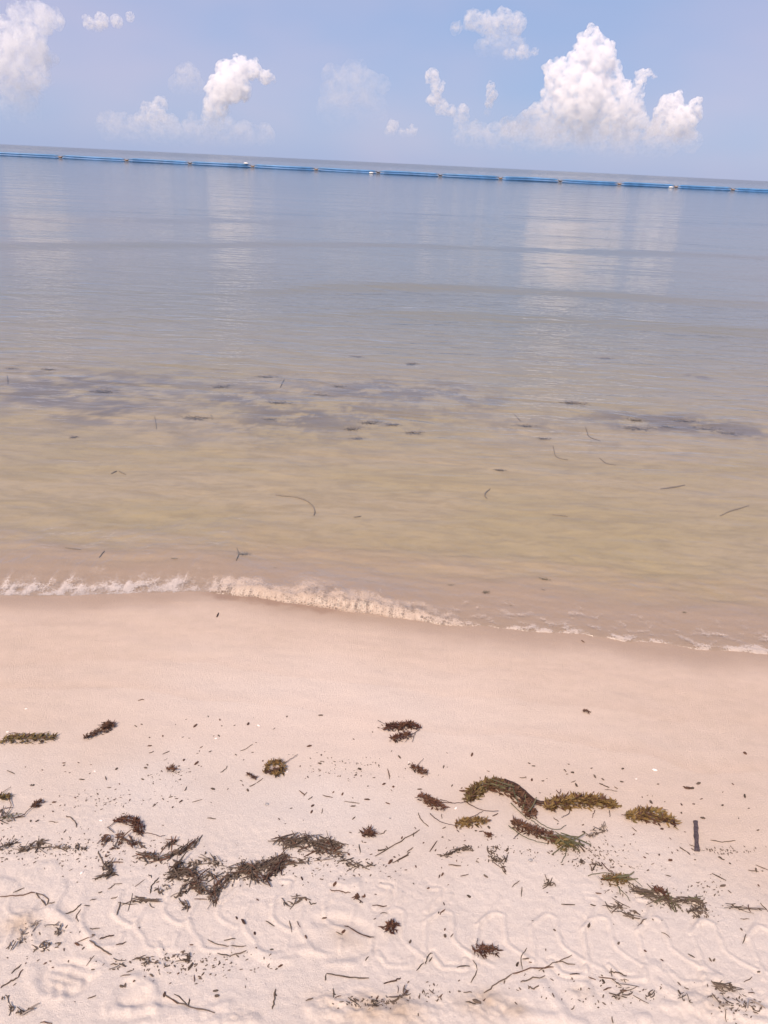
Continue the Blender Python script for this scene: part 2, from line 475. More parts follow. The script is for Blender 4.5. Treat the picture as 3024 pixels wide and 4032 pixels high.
from bisect import bisect_left
def h_at(x, y):
    i = min(max(bisect_left(sx, x), 1), len(sx) - 1); j = min(max(bisect_left(sy, y), 1), len(sy) - 1)
    fx = (x - sx[i - 1]) / (sx[i] - sx[i - 1]); fy = (y - sy[j - 1]) / (sy[j] - sy[j - 1])
    return float((SZ[j - 1, i - 1] * (1 - fx) + SZ[j - 1, i] * fx) * (1 - fy) + (SZ[j, i - 1] * (1 - fx) + SZ[j, i] * fx) * fy)

# ------------------------------------------------------------------ sea surface
m_sea, nt_ = new_mat('sea_water')
t = NT(nt_)
pos = t.n('ShaderNodeNewGeometry').outputs['Position']
far = t.attr('far')            # 0 at the swash, 1 in open water
foam = t.attr('foam'); sandy = t.attr('sandy')
v1 = t.scaled(pos, (1.3, 4.2, 1)); v2 = t.scaled(pos, (4.0, 11.0, 1)); v3 = t.scaled(pos, (0.16, 0.5, 1)); v4 = t.scaled(pos, (0.02, 0.07, 1))
r1 = t.noise(v1, 1.0, 3, .5, .6); r2 = t.noise(v2, 1.0, 3, .55, .4); r3 = t.noise(v3, 1.0, 3, .5, .3); r4 = t.noise(v4, 1.0, 3, .5)
near_b = t.math('MULTIPLY', t.smooth(t.attr('calm'), 0, 1, .7, 1.9), t.math('ADD', t.math('MULTIPLY', r1, 0.017), t.math('MULTIPLY', r2, 0.0042)))
near_b = t.math('MULTIPLY', near_b, t.smooth(far, 0, 1, 1.0, .22))
mid_b = t.math('MULTIPLY', r3, t.math('MULTIPLY', far, 0.05))
far_b = t.math('MULTIPLY', r4, t.math('MULTIPLY', t.attr('open'), 3.5))
hh = t.math('ADD', t.math('ADD', near_b, mid_b), far_b)
nrm = t.bump(hh, 1.0, 1.0)
inc = t.n('ShaderNodeNewGeometry').outputs['Incoming']
dt = t.n('ShaderNodeVectorMath', operation='DOT_PRODUCT'); t.l(inc, dt.inputs[0]); t.l(nrm, dt.inputs[1])
graze = t.math('SUBTRACT', 1.0, t.math('ABSOLUTE', dt.outputs['Value']), clamp=True)
fres = t.math('ADD', 0.02, t.math('MULTIPLY', t.math('POWER', graze, 5.0), 0.98))      # water's Fresnel curve
gl = t.n('ShaderNodeBsdfGlossy'); gl.inputs['Roughness'].default_value = 0.04; t.l(nrm, gl.inputs['Normal'])
t.l(t.math('ADD', t.smooth(far, 0.0, 1.0, 0.03, 0.06), t.smooth(foam, 0.0, 0.5, 0.0, 0.32)), gl.inputs['Roughness'])
tr = t.n('ShaderNodeBsdfTransparent'); tr.inputs['Color'].default_value = (0.95, 0.955, 0.94, 1)
mx = t.n('ShaderNodeMixShader'); t.l(fres, mx.inputs[0]); t.l(tr.outputs[0], mx.inputs[1]); t.l(gl.outputs[0], mx.inputs[2])
# foam: bubbles and lace on the surface
n1 = t.noise(pos, 75.0, 5, .65, .8); n2 = t.noise(pos, 260.0, 3, .6)
vor = t.n('ShaderNodeTexVoronoi', feature='DISTANCE_TO_EDGE'); t.l(pos, vor.inputs['Vector']); vor.inputs['Scale'].default_value = 90.0
lace = t.smooth(vor.outputs['Distance'], .02, .16, 1.0, 0.0)
fm = t.math('ADD', t.math('MULTIPLY', foam, 1.25), t.math('MULTIPLY', t.math('SUBTRACT', n1, 0.5), 1.2))
fm = t.math('ADD', fm, t.math('MULTIPLY', t.math('SUBTRACT', lace, .5), .30))
fm = t.smooth(fm, 0.30, 1.0)
fm = t.math('MULTIPLY', fm, t.smooth(foam, 0.02, 0.2))
fcol = t.mix(sandy, (0.68, 0.62, 0.59), (0.60, 0.47, 0.37))
fcol = t.mix(t.smooth(n2, .3, .7, 0, .25), fcol, (0.45, 0.36, 0.3))
fb = t.n('ShaderNodeBsdfPrincipled'); t.l(fcol, fb.inputs['Base Color']); fb.inputs['Roughness'].default_value = 0.6
fh = t.math('ADD', t.math('MULTIPLY', n1, 1.0), t.math('MULTIPLY', n2, .5))
t.l(t.bump(fh, 0.6, 0.004), fb.inputs['Normal'])
mf = t.n('ShaderNodeMixShader'); t.l(t.math('MULTIPLY', fm, .58), mf.inputs[0]); t.l(mx.outputs[0], mf.inputs[1]); t.l(fb.outputs[0], mf.inputs[2])
o_ = t.n('ShaderNodeOutputMaterial'); t.l(mf.outputs[0], o_.inputs[0])

wx = axis([(-2.6, -1.85, .012), (-1.85, 1.85, .0048), (1.85, 2.6, .012), (2.6, 9, .08)], -45000, 45000, 1.16)
wt = np.concatenate([np.arange(0, .52, .0045), np.arange(.52, 1.6, .012), np.arange(1.6, 4, .03), np.arange(4, 16, .055)])
tt = [16.0]; st = .055
while tt[-1] < 45000:
    st = min(st * 1.10, 2500); tt.append(tt[-1] + st)
wt = np.concatenate([wt, np.array(tt)])
WX, WT = np.meshgrid(wx, wt)
WY = shore_y(WX) + WT
# zones along the swash: glassy curling lip, sandy rolling lip, thin film
def xpix(px, py=2380): return hit_plane(px, py).x
xa, xb, xc, xd = xpix(760), xpix(980), xpix(1500), xpix(1900)
mL = 1 - sstep(xa, xb, WX); mC = sstep(xa, xb, WX) * (1 - sstep(xc, xd, WX)); mR = sstep(xc, xd, WX)
nl = fbm(WX * 3.0, WT * 0 + 1.7, 3)
nfx = fbm(WX * 26, WT * 7, 3); nff = fbm(WX * 60, WT * 55, 3)
hL = .040 * (1 + .25 * nl) * sstep(.01, .25 + .03 * nl, WT) * (1 - .9 * sstep(.27, .80, WT))
hC = .040 * (1 + .35 * nl) * sstep(-.012, .040, WT) * (1 - .92 * sstep(.07, .42, WT))
hR = .009 * sstep(-.006, .02, WT) * (1 - .8 * sstep(.1, .7, WT))
WZ = mL * hL + mC * hC + mR * hR
WZ += mC * .007 * fbm(WX * 20, WT * 9, 3) * sstep(.0, .02, WT) * (1 - sstep(.08, .2, WT))
WZ += mL * .0045 * nfx * sstep(.01, .08, WT) * (1 - sstep(.22, .40, WT))
cut = 1 - sstep(.35, 1.6, WT)
WZ += cut * (.003 * fbm(WX * 10, WT * 12, 3)) * sstep(.0, .06, WT)
# foam cover
lf = fbm(WX * 12, WT * 22 + 5, 3)
jit = .035 * fbm(WX * 8, WX * 0 + 8.8, 3)
foamL = mL * ((.50 + .30 * lf + .18 * nfx) * sstep(.0, .02, WT) * (1 - sstep(.06, .17, WT + jit)) + (.10 + .28 * np.maximum(nfx, 0)) * (1 - sstep(.17, .27, WT)))
foamC = mC * ((.68 + .22 * lf + .2 * nfx) * sstep(-.01, .004, WT) * (1 - sstep(.07, .15, WT + jit * .8)) + .45 * np.exp(-((WX - xpix(1260, 2275)) / .16) ** 2) * sstep(.1, .14, WT) * (1 - sstep(.19, .25, WT)))
foamR = mR * ((.34 + .3 * nl + .25 * lf) * (1 - sstep(.012, .05, WT + jit * .7)) + .42 * (.45 + lf) * (1 - sstep(.1, .42, WT)))
foam_a = np.clip(foamL + foamC + foamR, 0, 1.1)
foam_a = np.where(np.abs(WX) < 9, foam_a, 0)
sandy_a = np.clip(sstep(xa - .25, xb + .1, WX) * (1 - sstep(xc - .1, xd + .2, WX)) + .35 * mR + .15 * lf, 0, 1)
WZ += np.clip(foam_a, 0, 1) * .0022 * np.maximum(nff, -.35) * sstep(.0, .012, WT)
# low swells coming in: steep face to the beach, long back
def line_y(pts):
    p = [hit_plane(*q) for q in pts]
    xs = np.array([-60] + [a.x for a in p] + [60]); ys = np.array([p[0].y + 3] + [a.y for a in p] + [p[-1].y - 2.0])
    return np.interp(WX, xs, ys)
nsw = fbm(WX * .35, WY * .2, 3)
for pts, A, face, back, x0_, x1_ in (([(0, 1150), (900, 1150), (1250, 1122), (1700, 1126), (2300, 1152), (3024, 1196)], .062, .75, 3.0, -3.2, .3),
                        ([(0, 1262), (900, 1240), (1500, 1226), (2400, 1262), (3024, 1305)], .05, .6, 1.9, -2.0, 1.2),
                        ([(0, 965), (1500, 960), (3024, 1010)], .05, 1.1, 4.0, -30, -20), ([(0, 860), (1500, 872), (3024, 905)], .05, 1.6, 6.0, -30, -20),
                        ([(0, 1430), (1500, 1440), (3024, 1460)], .012, .5, 1.2, -30, -20), ([(0, 1640), (1500, 1600), (3024, 1650)], .010, .35, .8, -30, -20)):
    q = WY - line_y(pts) + .10 * nsw
    prof = np.where(q < 0, sstep(-face, 0, q), 1 - sstep(0, back, q))
    env = (.15 + .85 * sstep(x0_, x1_, WX)) * (.8 + .4 * fbm(WX * .25, WX * 0 + A * 100, 2))
    WZ += A * prof * env * sstep(.5, 2.0, WT)
wsub = sstep(.6, 1.8, WT) * (1 - sstep(30, 60, WT))
WZ += wsub * .0022 * fbm(WX * 1.5, WY * 5, 3)
WZ[0, :] -= .006
sea = grid_mesh('sea', WX, WY, WZ, {'far': sstep(2.5, 16, WT), 'open': sstep(220, 500, WT), 'calm': sstep(.8, 3.5, WT), 'foam': foam_a, 'sandy': sandy_a})
sea.data.materials.append(m_sea)
tag(sea, 'calm shallow sea turning from clear to blue', kind='structure')

# ------------------------------------------------------------------ cumulus clouds: real bodies of vapour, kilometres out
def cloud_mat(name, density, z0, z1, span, noise_amt=.6):
    m, nt_ = new_mat(name)
    t = NT(nt_)
    tc = t.n('ShaderNodeNewGeometry').outputs['Position']
    sep = t.n('ShaderNodeSeparateXYZ'); t.l(tc, sep.inputs[0])
    base = t.smooth(sep.outputs['Z'], z0, z1, 0.0, 1.0)
    nz_ = t.noise(tc, 1.0 / span, 6, .68, .6)
    d = t.math('MULTIPLY', base, t.smooth(nz_, .53 - noise_amt * .16, .55 + noise_amt * .16))
    d = t.math('MULTIPLY', d, density)
    v = t.n('ShaderNodeVolumePrincipled')
    v.inputs['Color'].default_value = (.985, .985, .99, 1)
    v.inputs['Anisotropy'].default_value = 0.1
    t.l(d, v.inputs['Density'])
    o = t.n('ShaderNodeOutputMaterial'); t.l(v.outputs[0], o.inputs['Volume'])
    return m

DSP = 1659.0 / 3024.0
def make_cloud(name, label, blobs, dist, density, disp=.25, sub=11, base_fade=.75, noise_amt=.7, depth=1.0, group=None):
    """blobs (x, y, r) in the 1659-wide view of the photograph, laid out at their distance"""
    rr = random.Random(hash(label) % 1000 if False else len(label) * 7 + int(dist))
    pts = []
    for x, y, r in blobs:
        d = ray(x / DSP, y / DSP)
        c = cam_pos + d * (dist / d.y)
        rad = r / DSP / FPX * dist / math.cos(R(10))
        c.y += rr.uniform(-.5, .5) * rad * depth
        pts.append((c, rad))
        for k in range(sub):
            v = Vector((rr.gauss(0, 1), rr.gauss(0, 1) * depth, rr.gauss(.25, 1))).normalized()
            pts.append((c + v * rad * rr.uniform(.6, .95), rad * rr.uniform(.16, .5)))
    cen = sum((p[0] for p in pts), Vector()) / len(pts)
    base = min(p[0].z - p[1] for p in pts); top = max(p[0].z + p[1] for p in pts)
    bm = bmesh.new()
    for c, rad in pts:
        bmesh.ops.create_icosphere(bm, subdivisions=2, radius=rad, matrix=Matrix.Translation(c - cen))
    me = bpy.data.meshes.new(name); bm.to_mesh(me); bm.free()
    o = bpy.data.objects.new(name, me); COL.objects.link(o); o.location = cen
    meanr = sum(b[1] for b in pts) / len(pts)
    md = o.modifiers.new('remesh', 'REMESH'); md.mode = 'VOXEL'; md.voxel_size = meanr * .17
    for q, (sc, st) in enumerate(((meanr * 1.6, .75), (meanr * .55, .45))):
        tex = bpy.data.textures.new(name + '_puff', 'CLOUDS'); tex.noise_scale = sc; tex.noise_depth = 2
        md = o.modifiers.new('puff', 'DISPLACE'); md.texture = tex; md.texture_coords = 'LOCAL'; md.strength = meanr * st * disp * 4; md.mid_level = .5
    dg = bpy.context.evaluated_depsgraph_get()
    ev = o.evaluated_get(dg)
    me2 = bpy.data.meshes.new_from_object(ev)
    o.modifiers.clear(); o.data = me2; me2.name = name
    me2.materials.clear()
    me2.materials.append(cloud_mat(name, density * .75 / (meanr * 2), base, base + (top - base) * base_fade, meanr * 1.5, noise_amt))
    tag(o, label, 'cloud', group)
    return o

make_cloud('cumulus_cloud', 'tall heaped white cumulus with a pointed tower over the sea', [(1278, 75, 16), (1270, 95, 20), (1292, 100, 20), (1262, 115, 22), (1300, 125, 26), (1282, 135, 26), (1235, 140, 20), (1215, 150, 18), (1190, 150, 14), (1200, 172, 22), (1240, 170, 28), (1315, 150, 20), (1322, 175, 24), (1290, 180, 30), (1260, 200, 34), (1215, 205, 28),
    (1185, 200, 16), (1300, 220, 36), (1340, 200, 22), (1345, 230, 28), (1250, 245, 40), (1190, 240, 28), (1160, 245, 20), (1140, 262, 20), (1320, 262, 38), (1370, 270, 28), (1275, 285, 36), (1220, 285, 34), (1170, 285, 30), (1120, 280, 24), (1390, 290, 24), (1345, 295, 30), (1095, 270, 16),
    (1385, 160, 10), (1382, 178, 13), (1374, 200, 14), (1372, 222, 16), (1378, 245, 20), (1402, 156, 8), (1412, 165, 6)], 9000, 7.0)
make_cloud('cumulus_cloud', 'squat white cumulus with twin rounded heads beside the tall tower', [(1440, 220, 15), (1462, 218, 16), (1450, 240, 20), (1425, 245, 14), (1475, 245, 18), (1498, 228, 13), (1508, 218, 8), (1505, 248, 14), (1485, 265, 20), (1455, 270, 24), (1425, 272, 20), (1440, 292, 22), (1480, 290, 22), (1410, 290, 16)], 9400, 5.0)
make_cloud('cumulus_cloud', 'bright leaning white cumulus with a broad puffy head, standing alone', [(485, 152, 20), (520, 150, 22), (548, 150, 16), (575, 168, 14), (505, 180, 30), (475, 195, 26), (520, 195, 22), (465, 230, 26), (460, 262, 22), (590, 172, 6)], 8600, 6.0)
make_cloud('cumulus_cloud', 'small faint ragged cumulus low beside the leaning cloud', [(318, 232, 12), (346, 225, 15), (340, 250, 20), (310, 262, 18), (370, 265, 18)], 9200, 1.8, sub=7)
make_cloud('cumulus_cloud', 'large pinkish cumulus column with overhanging top', [(50, 40, 26), (90, 40, 28), (120, 45, 20), (30, 70, 28), (70, 75, 30), (20, 110, 36), (70, 120, 34), (30, 160, 42), (80, 165, 28), (40, 205, 40), (10, 235, 30), (60, 245, 26)], 8200, 2.6)
make_cloud('wispy_cloud', 'thin pink streak of cloud beside the overhanging cloud top', [(195, 52, 12), (222, 45, 14), (250, 45, 12), (280, 36, 9), (210, 60, 9)], 8200, 1.9, sub=6, base_fade=.3)
make_cloud('cumulus_cloud', 'flat hazy white cloud patch high above the ragged columns', [(1020, 45, 18), (1050, 50, 22), (1085, 45, 20), (1115, 50, 20), (1065, 70, 22), (1110, 68, 16), (985, 62, 12)], 8400, 1.7, sub=7, base_fade=.6)
make_cloud('cumulus_cloud', 'little hazy white cloud puff below the flat cloud patch', [(1130, 116, 15), (1100, 118, 12), (1155, 112, 8)], 8400, 1.2, sub=6, base_fade=.6)
make_cloud('cumulus_cloud', 'ragged slanting white cloud column drifting down to the horizon', [(933, 165, 14), (945, 190, 14), (940, 215, 15), (955, 232, 15), (975, 240, 12), (1000, 240, 13), (995, 262, 16), (1025, 280, 17), (1045, 288, 14)], 9000, 2.6, sub=7)
make_cloud('cumulus_cloud', 'slim upright cloud wisp beside the tall white tower', [(1060, 188, 9), (1062, 205, 12), (1056, 225, 9), (1052, 245, 8)], 9000, 2.0, sub=6, base_fade=.5)
make_cloud('cumulus_cloud', 'pair of tiny white cloud puffs just over the horizon', [(848, 272, 12), (842, 284, 12), (888, 286, 12), (870, 288, 9)], 9000, 1.6, sub=6)
make_cloud('wispy_cloud', 'faint lavender veil of cloud low above the sea', [(740, 200, 45), (790, 200, 40), (720, 240, 35), (800, 240, 35), (765, 165, 30)], 10500, .8, sub=6, base_fade=.8)
make_cloud('wispy_cloud', 'faint lavender smudge of cloud touching the leaning cloud', [(405, 165, 25), (385, 185, 22), (420, 190, 20)], 10500, .7, sub=6, base_fade=.8)
make_cloud('wispy_cloud', 'low pale haze bank of cloud spreading around the tall tower\'s foot', [(1000, 292, 24), (1035, 294, 26), (1070, 296, 28), (1110, 298, 30), (1160, 300, 32), (1210, 302, 32), (1260, 304, 32), (1310, 306, 32), (1360, 308, 30), (1410, 308, 28), (1450, 308, 26), (1490, 306, 22)], 11000, 1.1, sub=6, base_fade=.9)
make_cloud('wispy_cloud', 'low pale haze bank of cloud under the leaning cloud', [(250, 280, 30), (290, 284, 30), (330, 286, 30), (370, 286, 30), (410, 288, 30), (450, 290, 30), (490, 290, 28), (530, 290, 26), (570, 292, 22)], 11000, 1.0, sub=6, base_fade=.9)
make_cloud('wispy_cloud', 'thin pale veil of cloud trailing below the flat cloud patch', [(1060, 98, 20), (1085, 105, 22), (1045, 104, 18), (1110, 102, 20)], 8800, .9, sub=6, base_fade=.9)

# ------------------------------------------------------------------ simple materials
def weed_mat(name, cols, rough=0.55, translucent=0.15, scale=60.0):
    m, nt_ = new_mat(name)
    t = NT(nt_)
    pos = t.n('ShaderNodeNewGeometry').outputs['Position']
    rnd = t.n('ShaderNodeObjectInfo').outputs['Random']
    nz_ = t.noise(pos, scale, 3, .6)
    f = t.math('FRACT', t.math('ADD', t.math('MULTIPLY', rnd, .55), t.math('MULTIPLY', nz_, .9)))
    cr = t.n('ShaderNodeValToRGB'); t.l(f, cr.inputs[0])
    el = cr.color_ramp.elements
    el[0].position = .12; el[0].color = (*cols[0], 1)
    el[1].position = .9; el[1].color = (*cols[-1], 1)
    for k, c in enumerate(cols[1:-1]):
        e = el.new(.12 + .78 * (k + 1) / (len(cols) - 1)); e.color = (*c, 1)
    b = t.n('ShaderNodeBsdfPrincipled'); t.l(cr.outputs[0], b.inputs['Base Color']); b.inputs['Roughness'].default_value = rough
    b.inputs['Specular IOR Level'].default_value = .18
    t.l(t.bump(t.noise(pos, 700, 2), .35, .001), b.inputs['Normal'])
    tl = t.n('ShaderNodeBsdfTranslucent'); t.l(cr.outputs[0], tl.inputs['Color'])
    mx = t.n('ShaderNodeMixShader'); mx.inputs[0].default_value = translucent
    t.l(b.outputs[0], mx.inputs[1]); t.l(tl.outputs[0], mx.inputs[2])
    o = t.n('ShaderNodeOutputMaterial'); t.l(mx.outputs[0], o.inputs[0])
    return m
M_DARK = weed_mat('weed_dark', [(.055, .028, .022), (.09, .045, .032), (.13, .07, .045), (.07, .04, .03)])
M_RED = weed_mat('weed_reddish', [(.07, .028, .022), (.12, .05, .036), (.16, .085, .05), (.085, .035, .026)])
M_OLIVE = weed_mat('weed_olive', [(.065, .042, .02), (.12, .085, .035), (.22, .165, .07), (.08, .05, .022)])
M_GOLD = weed_mat('weed_golden', [(.085, .045, .018), (.17, .10, .038), (.27, .18, .07), (.11, .062, .025)])
M_GRASS = weed_mat('seagrass_dry', [(.052, .037, .028), (.085, .061, .046), (.14, .104, .08), (.066, .048, .036)], rough=.75, translucent=.05)
M_GREEN = weed_mat('seagrass_green', [(.06, .06, .03), (.10, .10, .05), (.16, .14, .08)], rough=.5)
M_GREY = weed_mat('seagrass_sandy', [(.16, .13, .11), (.22, .18, .15), (.30, .25, .21)], rough=.8, translucent=.0)
M_SUNK = weed_mat('weed_sunken', [(.14, .12, .09), (.18, .15, .115), (.24, .20, .15)], rough=.6, translucent=0)
def plain_mat(name, col, rough=.5, var=.2, scale=30., spec=.5, bump=0.0):
    m, nt_ = new_mat(name)
    t = NT(nt_)
    pos = t.n('ShaderNodeNewGeometry').outputs['Position']
    nz_ = t.noise(pos, scale, 4, .6)
    c = t.mix(t.smooth(nz_, .3, .7), tuple(x * (1 - var) for x in col), tuple(min(1, x * (1 + var)) for x in col))
    b = t.n('ShaderNodeBsdfPrincipled'); t.l(c, b.inputs['Base Color']); b.inputs['Roughness'].default_value = rough
    b.inputs['Specular IOR Level'].default_value = spec
    if bump: t.l(t.bump(nz_, .6, bump), b.inputs['Normal'])
    o = t.n('ShaderNodeOutputMaterial'); t.l(b.outputs[0], o.inputs[0])
    return m
M_BLUE = plain_mat('boom_blue', (.07, .20, .40), .45, .18, .9)
M_BLUE2 = plain_mat('boom_blue_lower', (.045, .14, .31), .45, .2, .9)
M_JOINT = plain_mat('boom_joint', (.045, .04, .038), .7, .3, 6.)
M_ROPE = plain_mat('boom_strap', (.34, .22, .13), .8, .3, 6.)
M_BUOY = plain_mat('marker_white', (.75, .75, .74), .5, .1, 6.)
M_SHELL = plain_mat('shell', (.80, .74, .68), .45, .08, 90.)
M_STONE = plain_mat('pebble', (.30, .28, .27), .7, .25, 120., bump=.002)
M_BARK = plain_mat('bark', (.085, .065, .07), .8, .4, 120., spec=.2, bump=.003)

# ------------------------------------------------------------------ floating barrier
def tube_mesh(pts, radii, seg=8, cap=True):
    """verts, faces of a tapering tube along pts"""
    vs_, fs = [], []
    n = len(pts)
    up = Vector((0, 0, 1))
    for i, p in enumerate(pts):
        a = pts[max(i - 1, 0)]; b = pts[min(i + 1, n - 1)]
        d = (b - a).normalized()
        s = d.cross(up)
        s = Vector((1, 0, 0)) if s.length < 1e-4 else s.normalized()
        u = s.cross(d)
        for k in range(seg):
            an = 2 * math.pi * k / seg
            vs_.append(p + (s * math.cos(an) + u * math.sin(an)) * radii[i])
    for i in range(n - 1):
        for k in range(seg):
            k2 = (k + 1) % seg
            fs.append((i * seg + k, i * seg + k2, (i + 1) * seg + k2, (i + 1) * seg + k))
    if cap:
        fs.append(tuple(range(seg - 1, -1, -1))); fs.append(tuple((n - 1) * seg + k for k in range(seg)))
    return vs_, fs
def merge(parts):
    vs_, fs = [], []
    for v, f in parts:
        o = len(vs_)
        vs_ += v; fs += [tuple(i + o for i in q) for q in f]
    return vs_, fs

bd = hit_plane(1512, 686).y
joint_px = [-560, -285, -25, 239, 499, 748, 995, 1245, 1489, 1733, 1970, 2205, 2438, 2660, 2884, 3110, 3340, 3570]
def boom_x(px):
    py = 612 + (758 - 612) * px / 3024.
    d = ray(px, py); return d.x / d.y * bd
jx = [boom_x(p) for p in joint_px]
barrier = empty('floating_barrier', (0, bd, 0))
tag(barrier, 'long blue floating boom of linked tubes stretched across the sea', 'barrier')
for i in range(len(jx) - 1):
    a, b = jx[i] + .33, jx[i + 1] - .33
    sag = random.uniform(-.07, .05); tl = random.uniform(-.05, .05); yb = random.uniform(-.9, .9)
    def bow(x, z, y, rr):
        n = 15; out = []; rad = []
        for k in range(n):
            u = k / (n - 1); e = min(u, 1 - u) * 14
            out.append(Vector((a + (b - a) * u, y + yb * math.sin(u * math.pi), z + sag * math.sin(u * math.pi) + tl * (u - .5) - .05 * max(0, 1 - e))))
            rad.append(rr * (min(1, .35 + .65 * e)))
        return tube_mesh(out, rad, 10)
    v, f = bow(0, .43, .06, .155)
    o = mesh_obj('float_tube', v, f, M_BLUE, barrier, True)
    v, f = bow(0, .11, -.08, .19)
    o2 = mesh_obj('lower_tube', v, f, M_BLUE2, barrier, True)
    # lashings round the two tubes
    parts = []
    for u in (.25, .5, .75):
        x = a + (b - a) * u
        parts.append(tube_mesh([Vector((x - .03, 0, .26)), Vector((x + .03, 0, .26))], [.34, .34], 12))
    # joint between this float and the next
    x = jx[i + 1]
    parts = [tube_mesh([Vector((x - .36, 0, .40)), Vector((x - .1, -.03, .24)), Vector((x + .12, .02, .22)), Vector((x + .36, 0, .38))], [.05, .085, .085, .05], 8),
             tube_mesh([Vector((x - .36, -.08, .10)), Vector((x, -.05, .12)), Vector((x + .36, -.08, .10))], [.05, .075, .05], 8)]
    v, f = merge(parts)
    jo = mesh_obj('coupling', v, f, M_JOINT, barrier, True)
    if i % 3 == 0 or random.random() < .3:
        v, f = tube_mesh([Vector((x - .28, -.15, .30)), Vector((x, -.17, .22)), Vector((x + .30, -.15, .30))], [.035, .07, .035], 8)
        mesh_obj('strap', v, f, M_ROPE, jo, True)
for px in (970, 1462, 2639):
    x = boom_x(px)
    v, f = tube_mesh([Vector((x - .38, -.30, .10 if px != 970 else .62)), Vector((x - .2, -.30, .15 if px != 970 else .66)), Vector((x + .2, -.30, .15 if px != 970 else .66)), Vector((x + .38, -.30, .1 if px != 970 else .62))], [.03, .11, .11, .03], 8)
    mesh_obj('marker_tag', v, f, M_BUOY, barrier, True)

# ------------------------------------------------------------------ weed on the sand
KC = 1008 / 1659.
A5, A6, A7 = (0, 2700, KC), (1008, 2700, KC), (2016, 2700, KC)
D1, D2, D3 = (0, 3350, KC), (1008, 3350, KC), (2016, 3350, KC)
BB, DD, EE = (1560, 3000, 900 / 1659.), (2200, 3300, 824 / 1659.), (500, 3200, 1000 / 1659.)
GG, HH = (0, 1050, 1512 / 1659.), (1512, 1050, 1512 / 1659.)
FL, FR_ = (0, 2150, 1512 / 1659.), (1512, 2150, 1512 / 1659.)
def gp(c, p):
    g = ground_at(c[0] + p[0] * c[2], c[1] + p[1] * c[2])
    return Vector((g.x, g.y, h_at(g.x, g.y)))
def gpath(c, pts, n=24):
    P = [gp(c, p) for p in pts]
    if len(P) == 1: P = [P[0] - Vector((.006, 0, 0)), P[0] + Vector((.006, 0, 0))]
    # even resample with rounding of the corners
    seg = [(b - a).length for a, b in zip(P[:-1], P[1:])]; tot = sum(seg)
    out = []
    for k in range(n):
        s = tot * k / (n - 1); i = 0
        while i < len(seg) - 1 and s > seg[i]: s -= seg[i]; i += 1
        out.append(P[i].lerp(P[i + 1], min(1, s / max(seg[i], 1e-6))))
    for _ in range(2):
        out = [out[0]] + [(out[i - 1] + out[i] * 2 + out[i + 1]) / 4 for i in range(1, n - 1)] + [out[-1]]
    return out, tot
def px_len(c, p, w):
    a = gp(c, p); b = gp(c, (p[0] + w, p[1])); return (b - a).length

def leaf_mesh(name, L, Wd, bend, cup, mat, lob=0):
    """a pointed frond: mid rib, two rows of edge points, folded along the rib"""
    n = 5; vs_, fs = [], []
    for k in range(n):
        u = k / (n - 1)
        w = Wd * math.sin(math.pi * min(.97, .08 + .92 * u) ** .8) * (1.0 + lob * (k % 2))
        x = L * (u - .1); z = bend * L * u * u
        vs_ += [(x, -w, z + cup * w), (x, 0, z), (x, w, z + cup * w)]
    for k in range(n - 1):
        a = 3 * k; fs += [(a, a + 1, a + 4, a + 3), (a + 1, a + 2, a + 5, a + 4)]
    me = bpy.data.meshes.new(name); me.from_pydata(vs_, [], fs); me.update(); me.materials.append(mat)
    return me
def blade_mesh(name, L, wd, th, bend, mat, twist=0.0, n=6):
    vs_, fs = [], []
    for k in range(n):
        u = k / (n - 1) - .5
        y = bend * L * (u * u * 4 - .5); x = L * u; w = wd / 2 * (1 - .3 * abs(2 * u) ** 4); z = twist * L * (u * u) 
        vs_ += [(x, y - w, z), (x, y + w, z), (x, y + w, z + th), (x, y - w, z + th)]
    for k in range(n - 1):
        a = 4 * k
        for j in range(4):
            fs.append((a + j, a + (j + 1) % 4, a + 4 + (j + 1) % 4, a + 4 + j))
    fs += [(3, 2, 1, 0), tuple(4 * (n - 1) + j for j in range(4))]
    me = bpy.data.meshes.new(name); me.from_pydata(vs_, [], fs); me.update(); me.materials.append(mat)
    return me
rw = random.Random(5)
LEAVES, BLADES = {}, {}
for m in (M_DARK, M_RED, M_OLIVE, M_GOLD, M_SUNK):
    LEAVES[m.name] = [leaf_mesh('leaf', 1.0, rw.uniform(.10, .17), rw.uniform(-.12, .35), rw.uniform(.2, .8), m, rw.choice([0, .25])) for k in range(6)]
for m in (M_GRASS, M_GREEN, M_GREY, M_DARK, M_RED, M_SUNK):
    BLADES[m.name] = [blade_mesh('blade', 1.0, rw.uniform(.05, .09), .018, rw.uniform(-.12, .12), m, rw.uniform(-.05, .14)) for k in range(7)]

def joined(name, items, mat, parent, origin):
    """many small pieces as one mesh part; items (mesh, matrix)"""
    vs_, fs = [], []
    for me, M in items:
        o = len(vs_)
        vs_ += [M @ v.co - origin for v in me.vertices]
        fs += [tuple(i + o for i in p.vertices) for p in me.polygons]
    ob = mesh_obj(name, vs_, fs, mat, parent)
    ob['kind'] = 'stuff'
    return ob
def place(name, me, M, parent, origin):
    o = link_mesh(name, me, parent)
    M2 = M.copy(); M2.translation = M.translation - origin
    o.matrix_local = M2
    return o
def basis(d, tilt_roll, scale, loc):
    q = d.to_track_quat('X', 'Z')
    return Matrix.Translation(loc) @ q.to_matrix().to_4x4() @ Matrix.Rotation(tilt_roll, 4, 'X') @ Matrix.Diagonal((*scale, 1))

